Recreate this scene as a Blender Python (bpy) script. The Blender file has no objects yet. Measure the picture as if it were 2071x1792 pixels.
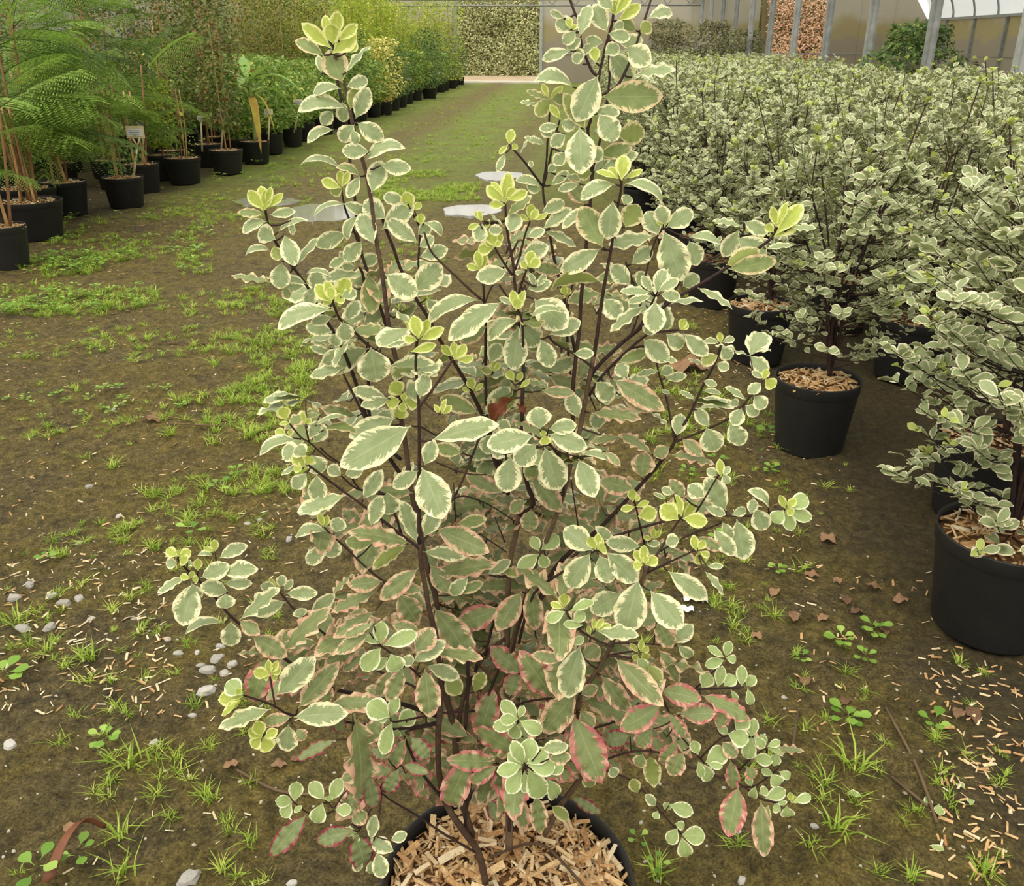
import bpy, math, random
import numpy as np
from mathutils import Matrix, Vector

# ---------------------------------------------------------------- camera, sky, sun, exposure
SC = bpy.context.scene
COL = SC.collection
R = math.radians
W_PX, H_PX, F_PX = 2071.0, 1792.0, 1800.0
PITCH, YAW, CAM_H = R(24.25), R(3.8), 1.45
cam_d = bpy.data.cameras.new('camera')
cam_d.sensor_fit = 'HORIZONTAL'
cam_d.sensor_width = 36.0
cam_d.lens = F_PX * 36.0 / W_PX
cam_d.clip_start, cam_d.clip_end = 0.05, 300.0
cam = bpy.data.objects.new('camera', cam_d)
COL.objects.link(cam)
cam.location = (0, 0, CAM_H)
cam.rotation_euler = (R(90) - PITCH, 0, YAW)
SC.camera = cam

world = bpy.data.worlds.new('overcast_sky')
SC.world = world
world.use_nodes = True
wn = world.node_tree.nodes
wn['Background'].inputs[0].default_value = (1.0, 0.97, 0.90, 1)
wn['Background'].inputs[1].default_value = 1.25
sun_d = bpy.data.lights.new('veiled_sun', 'SUN')
sun_d.energy = 2.0
sun_d.angle = R(50)
sun_d.color = (1.0, 0.95, 0.84)
sun = bpy.data.objects.new('veiled_sun', sun_d)
COL.objects.link(sun)
sun.rotation_euler = (R(24), R(-14), 0)
SC.view_settings.view_transform = 'Standard'
SC.view_settings.look = 'None'
SC.view_settings.exposure = 0.1
SC.view_settings.gamma = 1.0
SC.view_settings.use_curve_mapping = False

SC.cycles.max_bounces = 6
SC.cycles.diffuse_bounces = 3
SC.cycles.glossy_bounces = 2
SC.cycles.transmission_bounces = 4
rng = np.random.default_rng(11)
random.seed(5)

# ---------------------------------------------------------------- pixel <-> place helpers
_cr = Matrix.Rotation(YAW, 3, 'Z') @ Matrix.Rotation(R(90) - PITCH, 3, 'X')
CR = np.array(_cr)
HV = np.array([-math.sin(YAW), math.cos(YAW), 0.0])      # horizontal viewing direction
CAMP = np.array([0, 0, CAM_H])

def ray(px, py):
    d = np.array([(px - W_PX / 2) / F_PX, -(py - H_PX / 2) / F_PX, -1.0])
    return CR @ d

def ground(px, py, z=0.0):
    d = ray(px, py)
    return CAMP + d * ((z - CAM_H) / d[2])

def at_dist(px, py, dist):
    """point seen at (px, py) whose horizontal distance along the viewing direction is dist"""
    d = ray(px, py)
    return CAMP + d * (dist / d.dot(HV))

def at_Y(px, py, y):
    d = ray(px, py)
    return CAMP + d * (y / d[1])

# ---------------------------------------------------------------- object helpers
def tag(o, label=None, cat=None, group=None, kind=None):
    if label: o['label'] = label
    if cat: o['category'] = cat
    if group: o['group'] = group
    if kind: o['kind'] = kind
    return o

def empty(name, loc=(0, 0, 0), rz=0.0):
    o = bpy.data.objects.new(name, None)
    o.empty_display_size = 0.05
    COL.objects.link(o)
    o.location = loc
    o.rotation_euler = (0, 0, rz)
    return o

def mesh_np(name, V, Q, mats, uv=None, rnd=None, mi=None, smooth=True):
    """mesh from arrays: V (n,3); Q list of tuples or (m,4)/(m,3) array"""
    me = bpy.data.meshes.new(name)
    V = np.asarray(V, dtype=np.float32)
    if isinstance(Q, np.ndarray):
        m, k = Q.shape
        me.vertices.add(len(V))
        me.vertices.foreach_set('co', V.ravel())
        me.loops.add(m * k)
        me.loops.foreach_set('vertex_index', Q.astype(np.int32).ravel())
        me.polygons.add(m)
        me.polygons.foreach_set('loop_start', np.arange(0, m * k, k, dtype=np.int32))
        me.update(calc_edges=True)
        vi = Q.ravel()
    else:
        me.from_pydata([tuple(v) for v in V], [], [tuple(q) for q in Q])
        me.update()
        vi = None
    if uv is not None:
        if vi is None:
            vi = np.empty(len(me.loops), dtype=np.int32)
            me.loops.foreach_get('vertex_index', vi)
        l = me.uv_layers.new(name='UVMap')
        l.data.foreach_set('uv', np.asarray(uv, dtype=np.float32)[vi].ravel())
    if rnd is not None:
        a = me.attributes.new('rnd', 'FLOAT', 'POINT')
        a.data.foreach_set('value', np.asarray(rnd, dtype=np.float32))
    for m_ in (mats if isinstance(mats, (list, tuple)) else [mats]):
        me.materials.append(m_)
    if mi is not None:
        me.polygons.foreach_set('material_index', np.asarray(mi, dtype=np.int32))
    if smooth:
        me.polygons.foreach_set('use_smooth', np.ones(len(me.polygons), dtype=bool))
    return me

def link(name, me, parent=None, loc=None, mat=None):
    o = bpy.data.objects.new(name, me)
    COL.objects.link(o)
    if parent is not None: o.parent = parent
    if mat is not None: o.matrix_basis = mat
    elif loc is not None: o.location = loc
    return o

class MB:
    """collects simple solids into one mesh"""
    def __init__(s): s.v, s.f = [], []
    def add(s, V, F):
        k = len(s.v)
        s.v += [tuple(v) for v in V]
        s.f += [tuple(i + k for i in f) for f in F]
        return s
    def box(s, c, d, rot=None):
        x, y, z = d[0] / 2, d[1] / 2, d[2] / 2
        P = [Vector(p) for p in ((-x,-y,-z),(x,-y,-z),(x,y,-z),(-x,y,-z),(-x,-y,z),(x,-y,z),(x,y,z),(-x,y,z))]
        if rot is not None: P = [rot @ p for p in P]
        return s.add([p + Vector(c) for p in P], [(0,3,2,1),(4,5,6,7),(0,1,5,4),(1,2,6,5),(2,3,7,6),(3,0,4,7)])
    def tube(s, pts, rad, n=6, cap=True):
        V, F = tube_arrays(pts, rad, n, cap)
        return s.add(V, F)
    def lathe(s, prof, n=40):
        V, F = [], []
        for (r, z) in prof:
            for i in range(n):
                a = 2 * math.pi * i / n
                V.append((r * math.cos(a), r * math.sin(a), z))
        for j in range(len(prof) - 1):
            for i in range(n):
                F.append((j*n+i, j*n+(i+1) % n, (j+1)*n+(i+1) % n, (j+1)*n+i))
        return s.add(V, F)
    def mesh(s, name, mats, smooth=True):
        return mesh_np(name, s.v, s.f, mats, smooth=smooth)

def tube_arrays(pts, rad, n=6, cap=True):
    P = np.asarray(pts, float)
    m = len(P)
    rad = np.broadcast_to(np.asarray(rad, float), (m,))
    V, F = [], []
    ref = np.array([0.13, 0.31, 0.94])
    for i in range(m):
        t = P[min(i + 1, m - 1)] - P[max(i - 1, 0)]
        t = t / (np.linalg.norm(t) + 1e-9)
        r_ = ref if abs(t.dot(ref)) < 0.95 else np.array([1.0, 0, 0])
        a = np.cross(t, r_); a /= np.linalg.norm(a)
        b = np.cross(t, a)
        for k in range(n):
            q = 2 * math.pi * k / n
            V.append(P[i] + rad[i] * (math.cos(q) * a + math.sin(q) * b))
    for i in range(m - 1):
        for k in range(n):
            F.append((i*n+k, i*n+(k+1) % n, (i+1)*n+(k+1) % n, (i+1)*n+k))
    if cap:
        F.append(tuple(range(n))[::-1]); F.append(tuple((m-1)*n + k for k in range(n)))
    return V, F

def smooth_path(P, k=3):
    """Catmull-Rom through the points"""
    P = np.asarray(P, float)
    if len(P) < 3: return P
    out = []
    for i in range(len(P) - 1):
        p0, p1, p2, p3 = P[max(i-1, 0)], P[i], P[i+1], P[min(i+2, len(P)-1)]
        for j in range(k):
            t = j / k
            out.append(0.5 * ((2*p1) + (p2-p0)*t + (2*p0-5*p1+4*p2-p3)*t*t + (3*p1-p0-3*p2+p3)*t**3))
    out.append(P[-1])
    return np.array(out)

# smooth value noise on the ground plane
_NT = np.random.default_rng(3).random((64, 64))
def vnoise(x, y):
    xi, yi = np.floor(x).astype(int), np.floor(y).astype(int)
    fx, fy = x - xi, y - yi
    fx, fy = fx*fx*(3-2*fx), fy*fy*(3-2*fy)
    g = lambda a, b: _NT[a % 64, b % 64]
    return (g(xi, yi)*(1-fx) + g(xi+1, yi)*fx)*(1-fy) + (g(xi, yi+1)*(1-fx) + g(xi+1, yi+1)*fx)*fy

def gh(x, y):
    x, y = np.asarray(x, float), np.asarray(y, float)
    h = 0.030*(vnoise(x*1.3, y*1.3)-0.5) + 0.018*(vnoise(x*4.1+7, y*4.1)-0.5) + 0.011*(vnoise(x*12.3, y*12.3+5)-0.5)
    h += 0.014*(vnoise(x*29.0+3, y*29.0)-0.5) + 0.009*(vnoise(x*64.0+1, y*64.0)-0.5)
    return h

def ghv(x, y): return float(gh(np.array([x]), np.array([y]))[0])

# ---------------------------------------------------------------- materials
def new_mat(name):
    m = bpy.data.materials.new(name)
    m.use_nodes = True
    nt = m.node_tree
    nt.nodes.clear()
    return m, nt

class NT:
    def __init__(s, nt): s.nt = nt
    def n(s, t, **kw):
        nd = s.nt.nodes.new(t)
        for k, v in kw.items():
            if k.startswith('i_'):
                key = k[2:]
                key = int(key) if key.isdigit() else key
                nd.inputs[key].default_value = v
            else: setattr(nd, k, v)
        return nd
    def l(s, a, b): s.nt.links.new(a, b)
    def math(s, op, a, b=None, c=None, clamp=False):
        nd = s.n('ShaderNodeMath', operation=op, use_clamp=clamp)
        for i, v in enumerate((a, b, c)):
            if v is None: continue
            if isinstance(v, (int, float)): nd.inputs[i].default_value = v
            else: s.l(v, nd.inputs[i])
        return nd.outputs[0]
    def mix(s, f, a, b):
        nd = s.n('ShaderNodeMix', data_type='RGBA')
        for sock, v in ((nd.inputs[0], f), (nd.inputs[6], a), (nd.inputs[7], b)):
            if isinstance(v, (int, float)): sock.default_value = v
            elif isinstance(v, tuple): sock.default_value = (*v, 1)
            else: s.l(v, sock)
        return nd.outputs[2]
    def ramp(s, f, stops, interp='LINEAR'):
        nd = s.n('ShaderNodeValToRGB')
        cr = nd.color_ramp
        cr.interpolation = interp
        while len(cr.elements) < len(stops): cr.elements.new(0.5)
        for e, (p, c) in zip(cr.elements, stops):
            e.position = p
            e.color = (*c, 1)
        s.l(f, nd.inputs[0])
        return nd.outputs[0]
    def noise(s, vec, scale, detail=3, rough=0.55):
        nd = s.n('ShaderNodeTexNoise', i_Scale=scale, i_Detail=detail, i_Roughness=rough)
        if vec is not None: s.l(vec, nd.inputs['Vector'])
        return nd.outputs[0]

def lin(*rgb):
    """sRGB 0-255 to linear"""
    return tuple(((c/255)/12.92 if c/255 <= 0.04045 else ((c/255+0.055)/1.055)**2.4) for c in rgb)

def plain(name, col, col2=None, scale=6.0, rough=0.7, bump=0.0, bscale=40.0, spec=0.3, metal=0.0, trans=0.0):
    """two-tone noise material"""
    m, nt = new_mat(name)
    g = NT(nt)
    tc = g.n('ShaderNodeTexCoord')
    out = g.n('ShaderNodeOutputMaterial')
    b = g.n('ShaderNodeBsdfPrincipled', i_Roughness=rough)
    b.inputs['Specular IOR Level'].default_value = spec
    b.inputs['Metallic'].default_value = metal
    col2 = col2 or tuple(c*0.8 for c in col)
    f = g.noise(tc.outputs['Object'], scale, 4)
    oi = g.n('ShaderNodeObjectInfo')
    f2 = g.math('ADD', f, g.math('MULTIPLY', g.math('SUBTRACT', oi.outputs['Random'], 0.5), 0.35))
    c = g.ramp(f2, [(0.3, col), (0.7, col2)])
    g.l(c, b.inputs['Base Color'])
    if bump:
        bp = g.n('ShaderNodeBump', i_Strength=bump, i_Distance=0.01)
        g.l(g.noise(tc.outputs['Object'], bscale, 4), bp.inputs['Height'])
        g.l(bp.outputs[0], b.inputs['Normal'])
    sh = b.outputs[0]
    if trans:
        t = g.n('ShaderNodeBsdfTranslucent')
        g.l(c, t.inputs[0])
        mx = g.n('ShaderNodeMixShader', i_0=trans)
        g.l(sh, mx.inputs[1]); g.l(t.outputs[0], mx.inputs[2])
        sh = mx.outputs[0]
    g.l(sh, out.inputs[0])
    return m

def leaf_mat(name, cen, cen2, mar, mar2=None, mwid=0.30, mamp=0.5, under=None, rib=None, rough=0.5, trans=0.2, freq=13.0):
    """leaf: green centre, jagged pale margin; UV.x = -1..1 across, UV.y = 0..1 along"""
    m, nt = new_mat(name)
    g = NT(nt)
    out = g.n('ShaderNodeOutputMaterial')
    uv = g.n('ShaderNodeUVMap', uv_map='UVMap')
    sp = g.n('ShaderNodeSeparateXYZ'); g.l(uv.outputs[0], sp.inputs[0])
    at = g.n('ShaderNodeAttribute', attribute_name='rnd')
    oi = g.n('ShaderNodeObjectInfo')
    seed = g.math('ADD', g.math('MULTIPLY', at.outputs['Fac'], 37.0), g.math('MULTIPLY', oi.outputs['Random'], 91.0))
    au = g.math('ABSOLUTE', sp.outputs[0])
    # how far inside the outline: 0 at the margin, 1 at the midrib
    inn = g.math('SUBTRACT', 1.0, au)
    endd = g.math('MULTIPLY', g.math('SUBTRACT', 1.0, sp.outputs[1]), 3.2)
    inn = g.math('MINIMUM', inn, endd)
    side = g.math('MULTIPLY', g.math('GREATER_THAN', sp.outputs[0], 0.0), 17.0)
    cx = g.math('ADD', g.math('MULTIPLY', sp.outputs[1], freq), g.math('MULTIPLY', au, -2.6))
    cv = g.n('ShaderNodeCombineXYZ')
    g.l(cx, cv.inputs[0]); g.l(g.math('ADD', g.math('MULTIPLY', au, 1.3), side), cv.inputs[1]); g.l(seed, cv.inputs[2])
    nz = g.noise(cv.outputs[0], 1.6, 4, 0.7)
    lowv = g.n('ShaderNodeCombineXYZ'); g.l(g.math('MULTIPLY', sp.outputs[1], 2.0), lowv.inputs[0]); g.l(side, lowv.inputs[1]); g.l(seed, lowv.inputs[2])
    lo = g.noise(lowv.outputs[0], 1.0, 1)
    thr = g.math('ADD', g.math('MULTIPLY', g.math('SUBTRACT', nz, 0.47), mamp*1.3), g.math('MULTIPLY', lo, mwid*2.0))
    edge = g.math('MULTIPLY_ADD', g.math('SUBTRACT', inn, thr), 14.0, 0.5, clamp=True)
    big = g.n('ShaderNodeCombineXYZ'); g.l(sp.outputs[0], big.inputs[0]); g.l(g.math('MULTIPLY', sp.outputs[1], 2.0), big.inputs[1]); g.l(seed, big.inputs[2])
    mot = g.noise(big.outputs[0], 2.2, 3)
    centre = g.mix(g.math('MULTIPLY_ADD', g.math('SUBTRACT', mot, 0.5), 2.2, 0.5, clamp=True), cen, cen2)
    rb = g.math('SUBTRACT', 1.0, g.math('MULTIPLY', au, 22.0), clamp=True)
    vein = g.math('SINE', g.math('MULTIPLY', g.math('SUBTRACT', sp.outputs[1], g.math('MULTIPLY', au, 0.22)), 62.0))
    vein = g.math('MULTIPLY', g.math('SUBTRACT', vein, 0.86, clamp=True), 1.2)
    rb = g.math('MAXIMUM', g.math('MULTIPLY', rb, 0.55), vein)
    centre = g.mix(rb, centre, rib or tuple(min(1, c*1.35) for c in cen))
    mar2 = mar2 or mar
    mc = g.mix(g.math('MULTIPLY_ADD', g.math('SUBTRACT', g.noise(cv.outputs[0], 0.7, 2), 0.45), 5.0, 0.5, clamp=True), mar, mar2)
    col = g.mix(edge, mc, centre)
    geo = g.n('ShaderNodeNewGeometry')
    und = under or tuple(c*0.85 for c in cen)
    col_b = g.mix(edge, tuple(c*0.92 for c in mar), und)
    colf = g.mix(geo.outputs['Backfacing'], col, col_b)
    b = g.n('ShaderNodeBsdfPrincipled', i_Roughness=rough)
    b.inputs['Specular IOR Level'].default_value = 0.35
    g.l(colf, b.inputs['Base Color'])
    t = g.n('ShaderNodeBsdfTranslucent'); g.l(col, t.inputs[0])
    mx = g.n('ShaderNodeMixShader', i_0=trans)
    g.l(b.outputs[0], mx.inputs[1]); g.l(t.outputs[0], mx.inputs[2])
    g.l(mx.outputs[0], out.inputs[0])
    return m

def simple_leaf(name, c1, c2, c3=None, rough=0.5, trans=0.3, c3amt=0.12):
    """plain leaves of a far plant: colour differs from leaf to leaf"""
    m, nt = new_mat(name)
    g = NT(nt)
    out = g.n('ShaderNodeOutputMaterial')
    at = g.n('ShaderNodeAttribute', attribute_name='rnd')
    stops = [(0.0, c1), (1.0 - c3amt - 0.02, c2)]
    if c3: stops += [(1.0 - c3amt, c3), (1.0, c3)]
    c = g.ramp(at.outputs['Fac'], stops)
    b = g.n('ShaderNodeBsdfPrincipled', i_Roughness=rough)
    b.inputs['Specular IOR Level'].default_value = 0.3
    g.l(c, b.inputs['Base Color'])
    t = g.n('ShaderNodeBsdfTranslucent'); g.l(c, t.inputs[0])
    mx = g.n('ShaderNodeMixShader', i_0=trans)
    g.l(b.outputs[0], mx.inputs[1]); g.l(t.outputs[0], mx.inputs[2])
    g.l(mx.outputs[0], out.inputs[0])
    return m

CREAM = lin(243, 238, 196)
M = {}
M['g'] = leaf_mat('variegated_leaf', lin(136, 151, 100), lin(158, 169, 122), CREAM, lin(238, 230, 180), 0.25, 1.15, under=lin(152, 164, 96), rib=lin(184, 194, 148))
M['l'] = leaf_mat('fresh_variegated_leaf', lin(148, 168, 98), lin(168, 184, 120), lin(240, 238, 196), None, 0.17, 0.6, under=lin(158, 174, 98), rib=lin(196, 208, 150))
M['y'] = leaf_mat('young_yellow_leaf', lin(166, 182, 74), lin(192, 202, 96), lin(232, 230, 142), lin(240, 238, 168), 0.30, 0.9, under=lin(178, 192, 86), rib=lin(210, 218, 124), trans=0.3)
M['u'] = leaf_mat('olive_leaf', lin(118, 132, 76), lin(136, 148, 88), lin(228, 216, 162), lin(216, 190, 146), 0.22, 0.9, under=lin(142, 152, 78), rib=lin(164, 176, 114))
M['p'] = leaf_mat('pink_edged_leaf', lin(118, 130, 80), lin(140, 148, 96), lin(230, 210, 166), lin(216, 170, 140), 0.26, 1.1, under=lin(144, 148, 92), rib=lin(178, 188, 132))
M['r'] = leaf_mat('red_edged_leaf', lin(122, 136, 82), lin(142, 152, 98), lin(226, 184, 154), lin(196, 112, 108), 0.27, 1.1, under=lin(144, 144, 92), rib=lin(176, 188, 132))
M['w'] = leaf_mat('dark_red_edged_leaf', lin(112, 124, 78), lin(136, 146, 98), lin(172, 82, 88), lin(142, 50, 66), 0.2, 0.8, under=lin(144, 132, 90), rib=lin(172, 184, 130))
M['b'] = leaf_mat('dry_brown_leaf', lin(96, 50, 28), lin(130, 74, 44), lin(110, 60, 34), None, 0.1, 0.1)
M['bark'] = plain('dark_twig_bark', lin(46, 31, 29), lin(70, 50, 42), 30, 0.7, 0.3, 120)
M['trunk'] = plain('brown_stem_bark', lin(76, 57, 44), lin(106, 86, 66), 25, 0.8, 0.5, 90)
M['pot'] = plain('black_pot_plastic', lin(34, 34, 34), lin(44, 43, 41), 9, 0.55, 0.08, 160, spec=0.35)
M['chip'] = plain('wood_chip', lin(230, 200, 150), lin(186, 144, 96), 14, 0.85, 0.25, 120)
M['chip2'] = plain('orange_wood_chip', lin(212, 172, 118), lin(158, 112, 70), 14, 0.85, 0.25, 120)
M['chip3'] = plain('pale_wood_chip', lin(238, 220, 184), lin(206, 178, 136), 14, 0.85, 0.2, 120)
M['mulch'] = plain('mulch_bed', lin(150, 112, 70), lin(90, 62, 38), 60, 0.9, 0.6, 120)
# ---------------------------------------------------------------- ground
def ground_mat():
    m, nt = new_mat('mossy_mud')
    g = NT(nt)
    out = g.n('ShaderNodeOutputMaterial')
    tc = g.n('ShaderNodeTexCoord')
    P = tc.outputs['Object']
    sp = g.n('ShaderNodeSeparateXYZ'); g.l(P, sp.inputs[0])
    x, y = sp.outputs[0], sp.outputs[1]
    fine = g.noise(P, 42.0, 8, 0.8)
    mid = g.noise(P, 4.5, 5, 0.6)
    big = g.noise(P, 0.9, 3)
    mud = g.ramp(fine, [(0.32, lin(62, 53, 33)), (0.5, lin(112, 98, 63)), (0.68, lin(156, 139, 96))])
    moss = g.ramp(fine, [(0.32, lin(78, 69, 32)), (0.5, lin(130, 114, 56)), (0.68, lin(168, 151, 86))])
    mf = g.math('MULTIPLY_ADD', g.math('SUBTRACT', g.math('ADD', g.math('MULTIPLY', mid, 0.7), g.math('MULTIPLY', big, 0.5)), 0.56), 5.0, 0.5, clamp=True)
    col = g.mix(mf, mud, moss)
    clod = g.ramp(g.noise(P, 13.0, 5, 0.7), [(0.32, (0.5, 0.5, 0.5)), (0.5, (0.95, 0.95, 0.95)), (0.7, (1.25, 1.22, 1.15))])
    mul = g.n('ShaderNodeMix', data_type='RGBA', blend_type='MULTIPLY', i_0=1.0)
    g.l(col, mul.inputs[6]); g.l(clod, mul.inputs[7]); col = mul.outputs[2]
    crumb = g.ramp(g.noise(P, 150.0, 4, 0.8), [(0.38, (0.45, 0.45, 0.45)), (0.5, (1.0, 1.0, 1.0)), (0.64, (1.45, 1.42, 1.33))])
    mul = g.n('ShaderNodeMix', data_type='RGBA', blend_type='MULTIPLY', i_0=1.0)
    g.l(col, mul.inputs[6]); g.l(crumb, mul.inputs[7]); col = mul.outputs[2]
    # greener film of tiny weeds far down the path, thinner in the two wheel tracks
    def band(c, w):
        return g.math('SUBTRACT', 1.0, g.math('DIVIDE', g.math('ABSOLUTE', g.math('SUBTRACT', x, c)), w), clamp=True)
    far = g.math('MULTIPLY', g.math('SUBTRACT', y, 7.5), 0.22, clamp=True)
    strip = g.math('ADD', g.math('ADD', band(-1.75, 1.0), band(-3.95, 0.95)), band(0.0, 0.8), clamp=True)
    gn = g.math('MULTIPLY_ADD', g.math('SUBTRACT', g.noise(P, 2.2, 5, 0.65), 0.5), 3.4, 0.75, clamp=True)
    gf = g.math('MULTIPLY', g.math('MULTIPLY', g.math('MULTIPLY', strip, 1.6, clamp=True), gn), far, clamp=True)
    green = g.ramp(g.noise(P, 16.0, 4), [(0.3, lin(98, 118, 36)), (0.7, lin(150, 178, 62))])
    col = g.mix(gf, col, green)
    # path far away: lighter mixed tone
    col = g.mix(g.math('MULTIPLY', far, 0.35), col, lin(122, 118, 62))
    # bright moss specks nearby
    sv = g.noise(P, 9.0, 4, 0.7)
    sf = g.math('MULTIPLY', g.math('SUBTRACT', sv, 0.62, clamp=True), 5.0, clamp=True)
    col = g.mix(g.math('MULTIPLY', sf, 0.7), col, lin(104, 118, 40))
    # bare dark earth under the potted rows
    rowr = g.math('MULTIPLY', g.math('SUBTRACT', x, 0.75), 3.0, clamp=True)
    rowl = g.math('MULTIPLY', g.math('SUBTRACT', g.math('MULTIPLY', x, -1.0), 4.1), 3.0, clamp=True)
    dark = g.ramp(fine, [(0.3, lin(46, 41, 28)), (0.7, lin(96, 83, 56))])
    col = g.mix(g.math('MULTIPLY', g.math('MAXIMUM', rowr, rowl), 0.8), col, dark)
    b = g.n('ShaderNodeBsdfPrincipled')
    b.inputs['Specular IOR Level'].default_value = 0.3
    g.l(col, b.inputs['Base Color'])
    g.l(g.math('MULTIPLY_ADD', fine, 0.5, 0.5, clamp=True), b.inputs['Roughness'])
    bp = g.n('ShaderNodeBump', i_Strength=1.0, i_Distance=0.03)
    g.l(g.noise(P, 60.0, 8, 0.75), bp.inputs['Height'])
    g.l(bp.outputs[0], b.inputs['Normal'])
    g.l(b.outputs[0], out.inputs[0])
    return m

M['ground'] = ground_mat()
ys = np.concatenate([np.linspace(-1.5, 0.3, 14)[:-1], np.linspace(0.3, 4.0, 380)[:-1], np.linspace(4.0, 10, 130)[:-1], np.linspace(10, 37.2, 70)])
xs = np.concatenate([np.linspace(-9.0, -2.6, 90)[:-1], np.linspace(-2.6, 2.2, 440)[:-1], np.linspace(2.2, 13.4, 60)])
GX, GY = np.meshgrid(xs, ys)
V = np.stack([GX.ravel(), GY.ravel(), gh(GX.ravel(), GY.ravel())], 1)
nx, ny = len(xs), len(ys)
i0 = (np.arange(ny-1)[:, None]*nx + np.arange(nx-1)[None, :]).ravel()
Q = np.stack([i0, i0+1, i0+nx+1, i0+nx], 1)
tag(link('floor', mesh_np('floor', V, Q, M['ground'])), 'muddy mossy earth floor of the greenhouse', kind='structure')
o = link('ground_outside', mesh_np('ground_outside', [(-40, 37.2, -0.02), (40, 37.2, -0.02), (40, 90, -0.02), (-40, 90, -0.02)], [(0, 1, 2, 3)],
     plain('pale_yard_earth', lin(196, 176, 150), lin(170, 150, 120), 0.8, 0.9)))
tag(o, 'pale bare earth of the yard outside', kind='structure')

# puddles
def puddle_mat():
    m, nt = new_mat('puddle_water')
    g = NT(nt)
    out = g.n('ShaderNodeOutputMaterial')
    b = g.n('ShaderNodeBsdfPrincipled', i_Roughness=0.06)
    b.inputs['Base Color'].default_value = (*lin(150, 148, 138), 1)  # pale for milky water, and to paint in the bright reflection
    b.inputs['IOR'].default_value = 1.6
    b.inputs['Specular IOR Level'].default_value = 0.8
    tc = g.n('ShaderNodeTexCoord')
    bp = g.n('ShaderNodeBump', i_Strength=0.05, i_Distance=0.004)
    g.l(g.noise(tc.outputs['Object'], 9.0, 3), bp.inputs['Height'])
    g.l(bp.outputs[0], b.inputs['Normal'])
    g.l(b.outputs[0], out.inputs[0])
    return m
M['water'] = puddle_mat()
for (x0, x1, yc, hy, lab) in [
        (590, 752, 430, 17, 'largest shallow puddle, between the left pots and the tall shrub'),
        (896, 1010, 428, 12, 'puddle on the path just behind the centre of the tall shrub'),
        (962, 1060, 358, 9, 'farthest small puddle, in the right wheel track of the path'),
        (480, 600, 408, 10, 'dull shallow puddle at the edge of the left wheel track')]:
    a, bq = ground(x0, yc), ground(x1, yc)
    n_, f_ = ground((x0+x1)/2, yc+hy), ground((x0+x1)/2, yc-hy)
    c = (a + bq) / 2
    rx, ry = np.linalg.norm(bq-a)/2, abs(f_[1]-n_[1])/2
    pts = []
    for i in range(48):
        t = 2*math.pi*i/48
        k = 1 + 0.16*(vnoise(np.array([3*math.cos(t)+x0]), np.array([3*math.sin(t)+yc]))[0]-0.5)*2 + 0.06*math.sin(3*t+x0)
        pts.append((k*rx*math.cos(t), k*ry*math.sin(t)))
    z = 0.016
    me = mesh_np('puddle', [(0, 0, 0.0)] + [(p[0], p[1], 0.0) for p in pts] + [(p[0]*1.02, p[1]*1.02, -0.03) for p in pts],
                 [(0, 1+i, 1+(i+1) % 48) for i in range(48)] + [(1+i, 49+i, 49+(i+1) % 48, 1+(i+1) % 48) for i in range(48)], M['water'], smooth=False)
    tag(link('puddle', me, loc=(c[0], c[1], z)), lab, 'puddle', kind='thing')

# ---------------------------------------------------------------- greenhouse shell
def sheet_mat(name, base, stain, stain2, trans=0.35, z0=0.9, z1=2.6):
    """weathered translucent sheet: algae gathers in a band at mid height"""
    m, nt = new_mat(name)
    g = NT(nt)
    out = g.n('ShaderNodeOutputMaterial')
    geo = g.n('ShaderNodeNewGeometry')
    sp = g.n('ShaderNodeSeparateXYZ'); g.l(geo.outputs['Position'], sp.inputs[0])
    n1 = g.noise(geo.outputs['Position'], 1.6, 5)
    n2 = g.noise(geo.outputs['Position'], 6.0, 4)
    h = g.math('ADD', sp.outputs[2], g.math('MULTIPLY', g.math('SUBTRACT', n1, 0.5), 1.1))
    f = g.n('ShaderNodeMapRange', i_1=z0, i_2=z1); g.l(h, f.inputs[0])
    c = g.ramp(f.outputs[0], [(0.0, stain2), (0.35, stain2), (0.42, stain), (0.62, stain), (0.85, base), (1.0, base)])
    c = g.mix(g.math('MULTIPLY', n2, 0.35), c, tuple(k*0.75 for k in base))
    b = g.n('ShaderNodeBsdfPrincipled', i_Roughness=0.55); g.l(c, b.inputs['Base Color'])
    t = g.n('ShaderNodeBsdfTranslucent'); g.l(c, t.inputs[0])
    mx = g.n('ShaderNodeMixShader', i_0=trans)
    g.l(b.outputs[0], mx.inputs[1]); g.l(t.outputs[0], mx.inputs[2]); g.l(mx.outputs[0], out.inputs[0])
    return m
M['sheet'] = sheet_mat('algae_stained_sheet', lin(214, 210, 196), lin(196, 186, 144), lin(186, 178, 160), trans=0.55)
M['sheet_left'] = sheet_mat('dull_white_sheet', lin(214, 214, 204), lin(196, 196, 180), lin(176, 176, 160))
M['steel'] = plain('galvanised_steel', lin(176, 178, 174), lin(140, 142, 138), 8, 0.5, 0.05, 60, spec=0.5, metal=0.2)
M['film'] = plain('white_roof_film', lin(246, 248, 246), lin(232, 236, 236), 0.6, 0.4, trans=0.55)

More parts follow.
